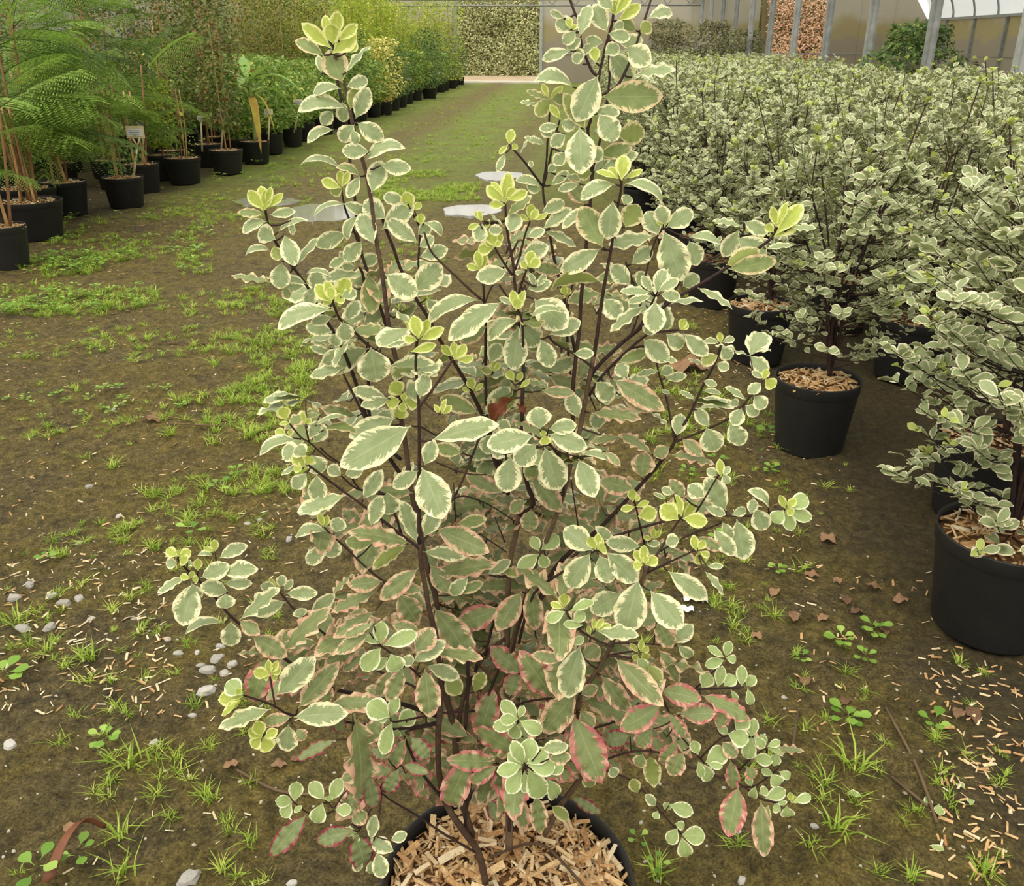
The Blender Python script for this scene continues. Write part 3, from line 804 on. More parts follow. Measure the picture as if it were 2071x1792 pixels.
# leaves: base x y, tip x y, width, kind (capital: arched and seen edge-on; kinds are the materials above)
LEAVES = """
671 98 616 52 26 y;674 90 669 50 33 y;678 75 683 23 25 y;664 75 658 33 18 y;686 82 719 52 20 y;672 108 716 70 34 y;655 112 603 83 24 u;700 107 721 86 20 y;693 168 668 107 47 u;700 147 746 89 18 g;
650 148 644 115 14 g;700 176 743 160 24 g;708 222 722 178 26 u;719 240 742 184 32 g;690 180 634 194 20 G;701 221 613 223 22 G;692 205 695 245 26 g;674 225 652 248 24 g;676 263 627 285 17 G;717 252 688 283 30 g;
722 248 770 279 33 g;740 328 810 296 25 G;748 306 697 305 28 g;712 262 722 290 20 g;688 341 614 333 20 G;751 390 770 330 36 g;770 335 824 340 28 g;728 357 705 395 22 g;728 357 685 340 20 U;690 378 688 345 16 y;
690 380 652 365 20 y;692 380 670 390 22 u;692 378 705 350 14 y;1140 38 1115 23 14 g;1153 60 1150 35 14 y;1152 62 1138 58 12 y;1155 62 1166 50 10 y;1155 60 1128 42 30 g;1172 74 1190 12 26 g;1165 62 1140 87 24 g;
1176 76 1150 98 20 g;1154 103 1100 116 20 g;1179 129 1163 100 24 g;1228 65 1203 14 34 g;1221 86 1188 80 18 g;1219 86 1175 105 10 g;1205 127 1201 98 20 y;1243 30 1240 2 28 y;1243 32 1275 -15 20 y;1250 42 1292 12 22 y;
1240 20 1215 -10 26 g;1248 25 1262 -20 24 y;1229 67 1272 76 23 g;1248 83 1295 83 26 g;1286 62 1255 40 26 u;1295 65 1315 49 25 u;1310 38 1360 17 18 g;1232 105 1275 160 42 g;1268 94 1310 125 40 g;1277 156 1355 143 13 g;
1217 196 1327 195 53 u;1210 152 1170 236 52 g;1158 176 1087 160 30 G;1203 223 1248 228 25 g;1210 230 1245 278 42 g;1248 272 1300 268 40 u;1212 312 1272 300 28 u;1217 341 1283 312 26 g;1172 257 1176 341 55 g;1185 263 1145 196 30 u;
1110 198 1098 172 12 y;1108 200 1068 187 12 u;1112 200 1135 178 14 y;1116 199 1085 232 28 u;1116 200 1143 199 22 u;1090 212 1057 205 8 g;1134 241 1114 214 14 y;1130 254 1094 261 18 g;1118 277 1096 262 18 g;1134 246 1160 257 24 g;
1144 272 1116 292 26 g;1145 308 1123 330 24 g;1103 292 1065 279 14 g;1051 312 1078 271 8 g;1029 292 1035 264 18 y;1028 292 1010 310 10 y;1035 303 1045 293 12 y;1022 310 1007 344 14 g;1076 340 1072 326 10 g;1094 377 1049 366 14 G;
1094 385 1068 378 20 g;1107 348 1123 335 16 g;1114 375 1147 348 18 g;1145 357 1172 362 16 g;1257 365 1262 315 28 y;1252 362 1210 345 12 y;1262 362 1298 348 12 y;1250 360 1232 340 16 y;1245 373 1183 400 24 G;1263 373 1337 404 22 G;
1172 372 1133 382 16 g;1190 300 1215 320 30 g;1195 290 1160 310 30 u;1200 345 1228 330 26 g;1198 350 1170 352 24 u;1240 55 1262 50 20 g;1222 110 1250 92 26 g;1180 110 1160 122 20 g;
536 425 540 385 22 y;533 425 505 388 24 y;537 415 528 378 20 y;541 420 575 395 14 y;538 412 548 382 14 y;534 432 486 432 16 u;545 435 592 428 18 g;540 448 497 468 20 G;563 469 616 449 18 G;588 446 592 473 12 g;
558 485 522 465 35 g;547 507 500 515 18 G;575 475 594 530 34 g;554 496 563 525 22 u;570 530 565 580 36 g;601 536 640 485 14 g;616 558 665 556 9 G;620 575 575 560 16 g;615 578 578 583 18 g;575 580 583 602 18 u;
781 443 740 410 38 g;772 465 830 414 36 g;845 490 789 449 32 g;757 494 730 436 36 g;701 472 645 494 30 g;699 414 636 447 16 G;694 411 741 429 22 g;724 437 703 480 18 G;832 425 820 390 26 y;825 412 775 395 24 g;
838 425 850 410 14 y;850 455 852 432 16 y;846 450 842 438 10 y;857 452 891 474 22 G;845 475 870 455 24 g;848 500 875 480 22 g;848 520 900 505 28 g;779 554 837 594 45 g;837 590 887 541 45 g;746 552 752 628 36 u;
640 590 640 552 32 g;636 581 621 615 28 g;720 538 690 512 22 g;700 520 670 538 18 g;720 540 693 540 18 g;732 487 700 525 30 g;726 535 760 520 25 g;730 553 660 560 16 g;670 612 662 572 20 y;672 612 640 578 26 y;
672 608 668 582 20 y;676 608 705 565 32 y;676 610 695 600 20 y;670 615 655 605 20 y;674 628 576 661 22 G;672 622 605 632 20 g;672 641 632 652 20 g;672 670 624 661 26 g;694 650 700 687 34 g;700 648 723 612 26 g;
722 615 745 625 18 g;681 672 676 701 26 g;741 666 792 690 32 g;765 700 823 682 24 g;735 655 770 630 30 g;746 704 655 745 45 g;750 702 761 768 60 g;694 702 656 737 28 g;672 715 632 703 16 g;846 685 838 642 26 y;
846 685 868 648 18 y;848 685 848 655 18 y;848 685 815 655 10 y;850 688 895 665 22 y;845 688 818 685 16 y;786 740 877 745 38 g;830 712 880 700 18 y;700 742 632 757 22 g;690 600 720 590 24 g;760 590 790 575 30 g;
1022 412 1028 353 26 y;1020 408 986 378 24 y;1018 395 996 368 10 y;1026 405 1065 388 20 y;1022 400 1042 383 20 y;1022 415 992 413 16 y;1025 438 1071 402 18 u;1030 472 1045 434 32 g;1072 446 1075 412 18 y;1074 446 1086 425 16 y;
1078 445 1107 436 10 y;1070 447 1053 436 10 y;975 447 968 427 10 y;978 448 960 430 9 y;980 450 990 455 18 y;970 452 948 462 12 y;976 452 967 485 28 g;1018 458 976 423 10 g;1018 465 992 465 20 g;1000 500 991 470 24 y;
1000 500 968 505 24 y;1000 500 1015 475 14 y;1000 498 1012 490 12 y;995 500 985 488 14 y;972 545 965 510 18 y;975 545 978 512 20 y;972 545 945 537 14 y;1070 542 1075 510 22 y;1072 542 1090 525 20 y;1066 545 1056 530 14 y;
1027 548 970 560 34 g;1055 514 1104 501 32 g;1101 467 1163 494 22 g;1065 480 1100 465 18 g;1097 463 1150 423 24 g;1095 430 1140 408 26 g;1219 500 1179 427 48 u;1181 414 1157 371 32 p;1210 427 1146 458 14 G;1240 405 1230 477 42 g;
1215 503 1142 545 36 g;1217 572 1124 583 26 U;1140 550 1085 540 26 p;1082 580 1073 555 12 g;1086 580 1104 555 14 g;1066 585 1110 572 22 g;1143 600 1140 578 14 y;1145 600 1152 582 12 y;1044 625 1037 590 18 y;1046 625 1060 590 14 y;
1044 628 1048 605 22 y;1040 615 1013 603 12 g;1016 610 916 678 42 g;1050 648 994 684 26 G;1080 605 1140 655 56 g;1052 652 1085 695 45 g;1048 659 1039 740 44 g;1094 686 1112 737 36 g;1111 677 1168 652 32 g;1072 645 1130 628 14 G;
990 735 1010 697 30 g;985 660 935 690 28 p;974 608 878 648 16 G;862 605 888 630 24 g;920 725 918 695 16 y;922 725 940 700 20 y;925 728 955 725 16 y;915 722 895 700 16 y;918 728 928 712 16 y;1160 715 1197 715 20 g;
1342 465 1376 561 58 g;1394 487 1409 531 36 g;1325 477 1239 490 28 g;1347 460 1396 431 35 g;1345 455 1335 420 30 g;1333 475 1310 433 36 g;1264 460 1288 418 40 u;1262 415 1272 395 22 g;1340 460 1330 440 12 y;1344 460 1350 428 14 y;
1394 480 1452 495 22 G;1495 465 1465 514 30 g;1500 458 1448 448 14 g;1504 448 1549 470 26 g;1490 481 1544 512 38 g;1468 536 1529 509 34 u;1473 544 1562 529 34 u;1549 503 1600 494 14 g;1600 460 1645 459 12 g;1568 475 1622 415 30 y;
1565 480 1608 442 36 y;1570 460 1562 420 16 y;1572 460 1590 412 14 y;1565 470 1550 455 18 y;1328 595 1342 548 28 g;1320 590 1300 560 18 g;1315 592 1262 590 20 g;1335 595 1372 600 22 g;1330 590 1370 565 20 g;1318 598 1275 610 16 g;
1325 608 1323 667 40 g;1340 612 1345 665 34 g;1318 650 1310 678 26 g;1277 534 1315 505 30 g;1276 576 1240 541 32 g;1290 580 1305 550 30 g;1222 603 1252 640 36 g;1306 617 1242 665 24 g;1380 580 1410 560 30 g;1411 582 1477 617 20 g;
1347 676 1382 701 32 g;1382 674 1428 716 30 g;1301 686 1347 725 38 g;1250 732 1305 712 24 u;1375 668 1385 645 16 y;1378 668 1390 655 14 y;1325 725 1310 712 14 g;1330 725 1365 730 10 g;1333 750 1292 758 14 g;1336 758 1358 745 22 g;
1345 765 1384 760 18 g;1458 695 1455 672 12 y;1455 692 1428 688 10 g;1460 692 1486 683 14 g;1460 703 1477 725 26 g;1453 718 1421 733 24 u;1435 745 1396 728 10 g;1450 735 1472 745 20 g;
580 850 569 825 26 y;588 855 566 857 8 y;617 858 612 835 10 y;618 858 628 848 12 y;580 880 558 872 18 y;585 882 588 870 10 y;605 892 533 916 16 G;618 945 595 920 26 y;620 940 630 922 26 y;612 948 595 945 20 y;
618 922 600 905 30 g;607 921 574 910 36 g;630 920 650 955 36 g;610 940 572 958 10 g;636 896 654 863 30 g;625 885 645 855 24 g;640 860 695 845 14 G;655 870 716 875 18 U;722 842 657 826 22 p;832 861 705 934 62 g;
800 845 717 880 40 g;790 860 770 835 40 g;784 806 721 789 26 g;788 807 735 820 24 g;812 800 795 776 32 y;810 811 784 816 26 y;819 811 844 818 26 y;812 820 808 845 30 y;815 812 818 797 12 y;815 812 814 830 16 y;
821 796 846 787 44 g;848 805 862 762 30 g;893 838 900 810 10 y;895 838 912 822 12 y;890 838 880 820 10 y;873 890 993 860 40 g;859 941 877 896 30 g;935 916 883 905 26 u;853 945 891 1037 62 g;846 952 800 983 30 g;
835 997 769 990 26 p;783 995 788 1039 44 g;735 1010 768 957 30 g;697 960 730 950 24 g;690 962 666 945 24 g;620 957 594 986 28 g;640 959 643 1010 34 g;699 1001 609 1030 32 g;750 1065 768 1010 30 g;844 1099 817 1021 30 g;
859 1086 882 1032 32 g;830 1099 719 1077 34 p;655 1066 646 1040 12 y;658 1066 662 1045 12 y;660 1075 601 1084 24 G;678 1077 687 1050 30 g;661 1102 624 1137 30 g;674 1086 669 1126 36 g;752 1100 704 1095 30 u;
1100 885 1098 870 12 y;1100 880 1105 898 22 y;1092 868 1088 828 44 g;1081 881 995 898 44 g;1110 868 1160 860 30 g;1108 878 1179 903 36 g;1085 899 1047 934 44 g;1101 903 1128 984 52 g;1032 923 1025 989 48 g;1035 870 1010 855 24 g;
998 876 985 916 38 g;1177 919 1228 932 24 G;1170 928 1199 997 42 g;1016 997 949 963 30 p;1074 963 1130 1028 38 p;1085 940 1112 985 24 g;1060 1010 1035 1035 26 p;1074 1030 1070 1070 34 p;967 834 898 807 32 u;980 840 1025 789 36 g;
957 790 950 765 18 y;960 792 975 777 10 y;952 792 935 785 8 y;998 755 975 745 16 u;998 752 1000 730 12 y;1000 752 1010 735 10 y;1041 805 989 845 16 b;1045 817 1065 835 12 b;1040 770 1025 750 16 y;1045 775 1055 755 12 y;
1050 785 1070 770 10 y;1109 753 1159 729 30 g;1095 790 1157 795 22 p;1110 760 1165 780 30 p;1170 845 1152 800 30 g;1204 771 1237 807 36 g;1195 835 1285 845 24 p;1190 890 1252 940 18 p;880 1068 976 1111 46 p;925 1060 980 1050 24 u;
1543 768 1552 748 14 y;1546 765 1522 752 12 g;1548 766 1566 782 24 y;1539 774 1517 794 22 g;1525 800 1547 824 28 g;1509 809 1472 785 12 g;1507 820 1533 838 24 g;1500 825 1485 857 28 g;1495 820 1480 812 18 g;1475 855 1500 895 36 g;
1428 864 1446 909 44 g;1434 864 1410 830 24 g;1410 828 1464 838 9 G;1405 808 1377 791 12 g;1421 790 1457 793 12 g;1422 770 1447 778 14 g;1369 882 1377 841 28 g;1359 874 1317 835 10 g;1335 788 1353 795 8 g;1380 887 1415 918 26 p;
1352 920 1437 935 18 p;1355 905 1325 920 26 p;1297 966 1303 920 42 p;1318 918 1260 878 18 p;1260 885 1200 893 16 p;1239 766 1332 823 40 p;1255 800 1312 828 28 p;1268 765 1250 737 28 g;1283 990 1220 975 36 p;1225 912 1252 940 16 p;
1458 965 1456 932 16 y;1450 962 1432 950 18 g;1462 962 1475 945 12 g;1463 960 1472 978 18 g;1469 1033 1433 974 42 g;1425 1005 1395 985 30 g;1385 1007 1358 974 26 p;1362 1000 1340 988 16 g;1347 1010 1323 997 10 g;1378 1045 1368 1005 20 y;
1372 1051 1340 1025 36 y;1382 1048 1405 1020 18 y;1382 1045 1390 1015 14 y;1380 1048 1428 1055 28 y;1280 1015 1278 990 18 y;1285 1015 1292 1003 10 y;1285 1025 1258 1030 14 y;1286 1025 1312 1015 12 y;1290 1045 1325 1035 30 y;1518 1040 1525 1012 20 g;
1554 1028 1518 995 14 G;1527 1028 1546 1068 36 g;1590 1030 1575 1000 14 y;1592 1028 1635 1005 30 l;1592 1032 1638 1048 24 l;1588 1032 1600 1068 24 l;1585 1032 1565 1055 28 l;1592 1028 1608 1010 16 y;1590 1030 1603 1038 16 y;1490 1050 1505 1127 48 g;
1443 1070 1482 1118 30 g;1460 1055 1480 1090 22 g;1480 1042 1510 1030 18 g;1425 1025 1465 1040 18 g;1408 1115 1403 1085 16 y;1412 1112 1425 1095 16 y;1412 1115 1420 1140 26 y;1415 1115 1435 1125 14 y;1300 1140 1303 1105 18 y;1298 1140 1285 1115 16 y;
1300 1142 1282 1145 20 y;1305 1142 1328 1130 22 y;1303 1140 1308 1125 12 y;1320 1090 1322 1070 10 y;1322 1090 1335 1075 10 y;1318 1092 1302 1085 10 y;1375 1090 1350 1095 26 g;1305 1098 1332 1100 14 g;1297 1105 1233 1097 30 g;1410 1085 1455 1110 22 p;
1200 1114 1148 1073 44 g;1215 1090 1228 1072 40 g;1205 1112 1190 1085 18 y;1208 1112 1210 1082 16 y;1210 1112 1225 1105 26 y;1208 1110 1218 1090 14 y;1194 1118 1152 1182 46 g;1212 1122 1233 1175 40 g;1225 1116 1287 1173 44 g;1200 1135 1195 1172 28 g;
1292 1170 1266 1270 58 g;1315 1195 1372 1263 50 g;1257 1199 1200 1235 44 g;1351 1155 1423 1206 36 g;1425 1155 1465 1200 18 g;1430 1145 1460 1145 12 g;1142 1228 1140 1198 22 y;1140 1230 1115 1220 14 y;1153 1237 1197 1215 18 l;1143 1237 1107 1254 22 l;
1160 1258 1180 1240 22 l;1180 1265 1143 1262 16 l;1205 1275 1220 1250 12 y;1208 1275 1233 1265 16 y;1200 1275 1203 1252 10 y;1195 1285 1185 1265 10 y;1205 1276 1283 1281 26 g;1145 1290 1130 1275 10 y;1148 1290 1160 1275 12 y;1148 1290 1155 1302 14 y;
1150 1290 1133 1315 24 l;1158 1305 1178 1290 16 l;1174 1304 1146 1399 52 g;1295 1318 1298 1296 12 y;1297 1318 1312 1310 14 y;1292 1320 1275 1302 10 y;1298 1320 1310 1335 20 y;1290 1322 1282 1335 12 y;1290 1330 1305 1352 22 l;1243 1330 1331 1417 44 p;
1215 1365 1266 1432 38 p;1330 1312 1372 1375 26 p;1328 1255 1356 1304 36 p;1361 1301 1397 1268 30 g;1370 1305 1402 1330 22 g;1310 1345 1335 1375 24 u;1336 1396 1410 1412 40 r;1338 1427 1263 1471 44 r;1159 1443 1213 1577 62 r;1172 1438 1200 1470 30 p;
1166 1398 1105 1475 52 p;1120 1412 1061 1330 48 r;1057 1363 999 1314 40 r;1030 1410 1042 1365 34 r;1140 1335 1080 1325 24 p;1180 1330 1210 1310 36 p;1175 1405 1205 1390 24 p;1074 1182 1082 1267 36 p;1055 1196 1010 1267 42 p;1012 1230 932 1262 44 r;
1090 1115 1078 1088 20 l;1095 1112 1128 1085 30 l;1090 1120 1052 1150 28 l;1095 1120 1103 1145 22 l;1082 1150 1078 1172 22 l;
360 1125 337 1112 20 y;362 1125 385 1115 20 y;362 1128 378 1135 22 y;360 1122 362 1112 12 y;358 1138 336 1140 22 g;380 1140 388 1138 12 g;385 1170 365 1165 14 y;386 1170 390 1157 12 y;388 1172 400 1172 16 y;400 1155 400 1130 16 y;
435 1115 433 1094 16 y;432 1115 413 1107 10 y;376 1166 325 1196 18 g;389 1178 372 1256 48 g;390 1180 392 1215 34 g;406 1168 457 1146 32 g;430 1125 402 1122 16 G;443 1129 492 1102 22 g;453 1161 508 1146 26 g;454 1180 503 1180 22 g;
462 1197 412 1185 30 g;455 1200 458 1230 34 g;454 1261 374 1286 18 G;467 1256 467 1306 36 g;485 1255 520 1280 26 p;509 1286 572 1323 38 p;484 1254 553 1193 24 g;578 1217 515 1239 30 g;558 1190 545 1170 10 y;562 1190 565 1176 8 y;
560 1190 530 1185 20 g;568 1188 570 1165 20 g;575 1195 590 1175 14 g;578 1200 634 1200 26 g;627 1244 671 1206 26 g;610 1250 605 1232 26 g;573 1318 656 1239 34 p;570 1300 590 1275 20 p;560 1322 488 1320 18 p;539 1328 512 1411 46 r;
561 1406 627 1337 46 g;602 1433 676 1350 40 p;625 1330 668 1318 18 p;665 1425 650 1390 34 p;545 1365 543 1338 14 y;548 1362 560 1340 14 y;548 1365 566 1352 16 y;545 1365 515 1358 22 y;545 1365 532 1372 14 y;550 1368 560 1372 14 y;
490 1405 462 1382 34 l;492 1408 445 1415 28 y;490 1412 462 1430 16 y;485 1415 455 1445 12 y;490 1405 478 1395 14 y;548 1434 454 1468 32 g;594 1450 691 1443 40 g;590 1450 535 1460 24 p;583 1465 580 1514 38 g;600 1475 615 1495 24 p;
530 1490 520 1462 26 y;530 1492 505 1475 22 y;535 1492 558 1478 20 y;532 1492 545 1515 30 y;528 1492 510 1510 24 y;664 1424 765 1421 34 p;759 1236 684 1283 30 p;747 1279 686 1317 28 p;755 1262 700 1285 20 p;734 1323 697 1355 24 p;
763 1196 682 1232 26 p;774 1176 711 1183 32 p;846 1149 776 1207 36 p;855 1195 805 1185 24 p;805 1200 841 1254 44 p;862 1226 815 1195 30 p;823 1102 760 1145 24 u;856 1116 932 1125 26 g;867 1162 990 1142 36 p;870 1142 905 1192 34 p;
948 1167 911 1202 26 g;925 1200 972 1180 20 u;986 1162 1029 1136 22 g;1015 1155 1050 1160 18 u;876 1227 948 1323 54 p;770 1302 770 1262 28 l;775 1305 838 1283 30 l;768 1302 735 1288 14 l;770 1310 738 1350 34 l;790 1322 805 1357 36 l;
785 1330 758 1350 20 l;812 1330 836 1340 22 g;834 1339 894 1301 32 g;840 1320 874 1276 40 p;880 1320 965 1330 26 p;863 1346 923 1368 28 g;859 1352 870 1442 46 p;816 1352 787 1410 34 p;792 1355 765 1404 28 p;900 1370 930 1400 34 u;
850 1275 800 1265 24 p;960 1400 975 1365 26 u;768 1362 680 1395 12 r;
715 1443 730 1604 54 p;743 1561 755 1629 34 w;596 1621 600 1583 26 l;592 1622 561 1620 22 l;590 1625 572 1650 24 l;598 1630 605 1640 16 l;656 1617 629 1585 26 l;670 1619 687 1579 26 l;653 1624 637 1665 30 l;678 1638 707 1638 22 l;
665 1622 665 1610 14 l;622 1645 554 1723 36 w;714 1679 643 1701 34 w;719 1684 740 1754 46 w;762 1723 774 1773 30 g;798 1723 755 1701 28 g;790 1700 820 1688 20 g;750 1699 757 1655 22 g;710 1665 740 1645 28 p;720 1735 725 1762 20 g;
750 1740 752 1772 16 g;722 1685 695 1680 16 l;725 1688 718 1700 14 l;808 1551 781 1604 30 w;822 1491 786 1556 30 r;830 1489 868 1534 32 w;815 1547 861 1561 22 w;785 1535 755 1515 24 w;740 1508 767 1457 34 p;680 1496 608 1532 22 w;
670 1445 695 1478 26 w;705 1632 730 1590 30 w;788 1450 748 1425 40 l;792 1448 800 1413 22 l;785 1455 768 1453 16 l;806 1467 835 1443 32 l;793 1460 777 1517 28 l;805 1475 800 1490 18 l;967 1503 854 1455 40 p;950 1490 870 1450 34 p;
967 1498 994 1410 46 r;953 1527 902 1633 50 r;1003 1542 917 1537 36 r;1008 1548 952 1582 28 r;1025 1571 959 1621 34 p;989 1614 1008 1660 26 w;930 1600 922 1635 22 p;1035 1515 995 1490 22 g;
1058 1545 1040 1505 26 l;1062 1542 1075 1500 34 l;1065 1545 1105 1520 30 l;1055 1548 1030 1525 24 l;1055 1550 1010 1560 26 l;1068 1548 1120 1552 34 l;1068 1555 1095 1610 40 l;1055 1558 1030 1600 30 l;1100 1560 1138 1545 30 l;1105 1575 1130 1618 28 l;
1095 1515 1142 1508 26 g;1110 1535 1150 1530 26 p;1060 1560 1062 1598 20 l;1032 1596 1061 1669 34 p;1083 1605 1092 1677 32 p;1048 1507 1067 1468 34 p;1047 1455 1017 1420 26 l;1047 1455 1015 1455 22 l;1050 1452 1058 1430 14 l;1052 1458 1095 1480 28 l;
1045 1462 1000 1470 24 l;1048 1465 1038 1490 26 l;1050 1462 1052 1470 10 l;1024 1424 1030 1386 30 p;1377 1445 1441 1442 36 r;1417 1405 1516 1452 34 r;1450 1475 1470 1435 28 r;1274 1487 1226 1500 34 w;1320 1475 1288 1508 34 r;1320 1490 1335 1515 26 r;
1352 1440 1385 1490 24 r;1370 1497 1338 1548 28 r;1382 1519 1357 1564 36 p;1315 1529 1322 1583 32 u;1300 1525 1290 1550 26 u;1290 1605 1280 1580 22 u;1185 1560 1195 1590 26 u;1235 1550 1245 1570 22 g;1156 1612 1210 1642 22 w;1115 1630 1148 1655 22 u;
1427 1542 1468 1519 34 l;1415 1542 1438 1580 26 l;1412 1540 1420 1570 16 l;1412 1527 1402 1500 20 l;1430 1545 1458 1550 14 l;1472 1484 1510 1497 34 l;1487 1475 1510 1452 30 l;1472 1486 1455 1468 16 l;1520 1490 1525 1457 20 l;1520 1490 1512 1535 26 l;
1525 1490 1545 1510 18 l;1523 1531 1558 1540 22 l;1548 1508 1540 1488 16 l;1552 1510 1576 1500 14 l;1552 1513 1586 1523 12 l;1565 1550 1570 1530 20 l;1575 1560 1600 1573 16 l;1560 1565 1578 1590 26 l;1565 1568 1542 1558 14 l;1520 1590 1512 1572 14 l;
1528 1590 1520 1617 16 l;1548 1615 1585 1600 24 l;1535 1605 1552 1597 18 l;1600 1622 1598 1602 12 y;1600 1624 1612 1612 14 y;1605 1622 1640 1610 18 l;1590 1630 1595 1655 26 l;1580 1640 1565 1632 18 l;1585 1630 1582 1620 16 l;1554 1628 1545 1663 20 l;
1494 1589 1475 1682 46 r;1539 1618 1545 1723 38 p;1478 1535 1482 1592 24 r;1510 1550 1525 1575 24 r;1460 1500 1490 1530 28 p;1420 1392 1435 1365 28 l;1452 1390 1460 1352 20 l;1465 1388 1485 1368 24 l;1500 1388 1500 1350 20 l;1510 1388 1525 1370 20 l;
1512 1392 1520 1427 16 l;1478 1395 1490 1428 14 l;1465 1330 1435 1310 14 l;1468 1328 1475 1300 18 l;1468 1330 1490 1335 16 l;1465 1335 1430 1345 20 l;1327 1630 1308 1610 18 g;1354 1628 1398 1643 26 l;1345 1640 1352 1625 16 l;1330 1640 1325 1655 14 l;
1365 1665 1385 1672 16 l;1370 1675 1354 1704 24 l;1379 1688 1422 1691 32 l;1379 1694 1389 1736 28 l
"""
POT_PX = (1027.0, 1784.0)
POT_Z = 0.30
d_ = ray(*POT_PX)
dep_ = (POT_Z - CAM_H) / d_[2]
POT_C = CAMP + d_ * dep_
POT_R = dep_ * 258.0 / F_PX
PLANT_D = float(POT_C.dot(HV))                 # horizontal distance of the pot axis
POT_X, POT_Y = float(POT_C[0]), float(POT_C[1])
main = tag(empty('potted_shrub', (POT_X, POT_Y, 0)), 'tall open shrub with cream and pink edged leaves in the nearest black pot', 'shrub')
MP = np.array([POT_X, POT_Y, 0.0])
link('pot', pot_mesh('pot', POT_R, POT_Z, 64), main)
bed = mulch_bed(POT_R, POT_Z-0.012, main, 40, 1)

def at_plane(px, py, o): return at_dist(px, py, PLANT_D + o)

# branches
BR_PX, BR_O = [], []
for ln in STEMS.strip().splitlines():
    a, b = ln.split('|')
    o0, o1, w0, w1 = map(float, a.split())
    pp = np.array([tuple(map(float, q.split(','))) for q in b.split()])
    pp = smooth_path(pp, 3)
    seg = np.concatenate([[0], np.cumsum(np.linalg.norm(np.diff(pp, axis=0), axis=1))])
    f = seg/seg[-1]
    oo = o0+(o1-o0)*f
    P3 = np.array([at_plane(x, y, o) for (x, y), o in zip(pp, oo)])
    dep = np.array([(p-CAMP).dot(CR @ np.array([0, 0, -1.0])) for p in P3])
    rad = (w0+(w1-w0)*f)/2*dep/F_PX
    V, F = tube_arrays(P3-MP, rad, 6)
    link('branch', mesh_np('branch', V, F, M['trunk'] if w0 >= 11 else M['bark']), main)
    k = np.linspace(0, len(pp)-1, max(2, int(seg[-1]/6))).astype(float)
    BR_PX.append(np.stack([np.interp(k, np.arange(len(pp)), pp[:, 0]), np.interp(k, np.arange(len(pp)), pp[:, 1])], 1))
    BR_O.append(np.interp(k, np.arange(len(pp)), oo))
BR_PX, BR_O = np.concatenate(BR_PX), np.concatenate(BR_O)

# leaf shape variants per kind
LV = {}
def variants(kind, specs):
    L_ = []
    for i, sp in enumerate(specs):
        arr = leaf_arrays(seed=i*7+ord(kind), **sp)
        L_.append((arr, mesh_np('leaf_'+kind, arr[0], arr[1], M[kind.lower()], arr[2], np.full(len(arr[0]), 0.13*i))))
    LV[kind] = L_
BIG = dict(nl=20, nw=8)
variants('g', [dict(BIG, a=1.05, b=0.72, fold=0.10, curl=c, wave=w, wf=f, twist=tw, arch=ar, jag=0.03) for (c, w, f, tw, ar) in
               [(0.1, 0.06, 2.5, 0, .08), (0.25, 0.08, 3, 0.3, .05), (0.05, 0.11, 3.5, -0.2, .12), (0.4, 0.06, 2.5, 0.2, .1), (0.2, 0.12, 3.2, 0.0, -.04), (0.5, 0.08, 3.0, -0.4, .1)]])
variants('l', [dict(nl=9, nw=6, a=1.15, b=0.66, fold=0.12, curl=c, wave=w, wf=2.5, arch=ar) for (c, w, ar) in [(0.1, 0.05, .05), (0.3, 0.08, .08), (-0.15, 0.06, 0.0), (0.5, 0.05, .05)]])
variants('y', [dict(nl=8, nw=6, a=1.1, b=0.8, fold=0.3, curl=c, wave=0.06, wf=2.5, arch=ar) for (c, ar) in [(-0.2, -.05), (0.1, -.1), (0.3, .0), (-0.4, 0.05)]])
variants('u', [dict(BIG, a=1.0, b=0.72, fold=0.15, curl=c, wave=w, wf=4, arch=ar) for (c, w, ar) in [(0.1, 0.08, .1), (-0.2, 0.1, .05), (0.3, 0.12, .1)]])
variants('p', [dict(nl=30, nw=8, a=0.95, b=0.78, fold=0.06, curl=c, wave=w, wf=f, twist=tw, arch=ar, jag=0.025) for (c, w, f, tw, ar) in
               [(0.1, 0.13, 4.5, 0, .1), (0.25, 0.16, 5, 0.3, .06), (0.15, 0.18, 4.2, -0.3, .1), (0.35, 0.13, 5, 0.15, .1), (0.0, 0.15, 4.6, 0, .05)]])
for kk in 'rw':
    variants(kk, [dict(nl=30, nw=8, a=0.95, b=0.78, fold=0.08, curl=c, wave=w, wf=f, twist=tw, arch=ar, jag=0.03) for (c, w, f, tw, ar) in
                  [(0.1, 0.13, 4.6, 0, .1), (0.25, 0.17, 5, 0.3, .06), (0.15, 0.16, 4.4, -0.3, .1), (0.35, 0.14, 4.8, 0.1, .1)]])
variants('b', [dict(BIG, a=0.9, b=0.8, fold=0.9, curl=0.5, wave=0.3, wf=2, twist=0.8)])
variants('G', [dict(BIG, a=1.0, b=0.75, fold=0.10, curl=c, wave=0.04, wf=2, arch=ar, twist=tw) for (c, ar, tw) in [(0.1, .5, 0.2), (0.2, .65, -0.3), (0.0, .4, 0.3), (0.3, .55, 0)]])
variants('U', [dict(BIG, a=1.0, b=0.75, fold=0.10, curl=0.1, wave=0.06, wf=3, arch=ar) for ar in (.35, .5)])

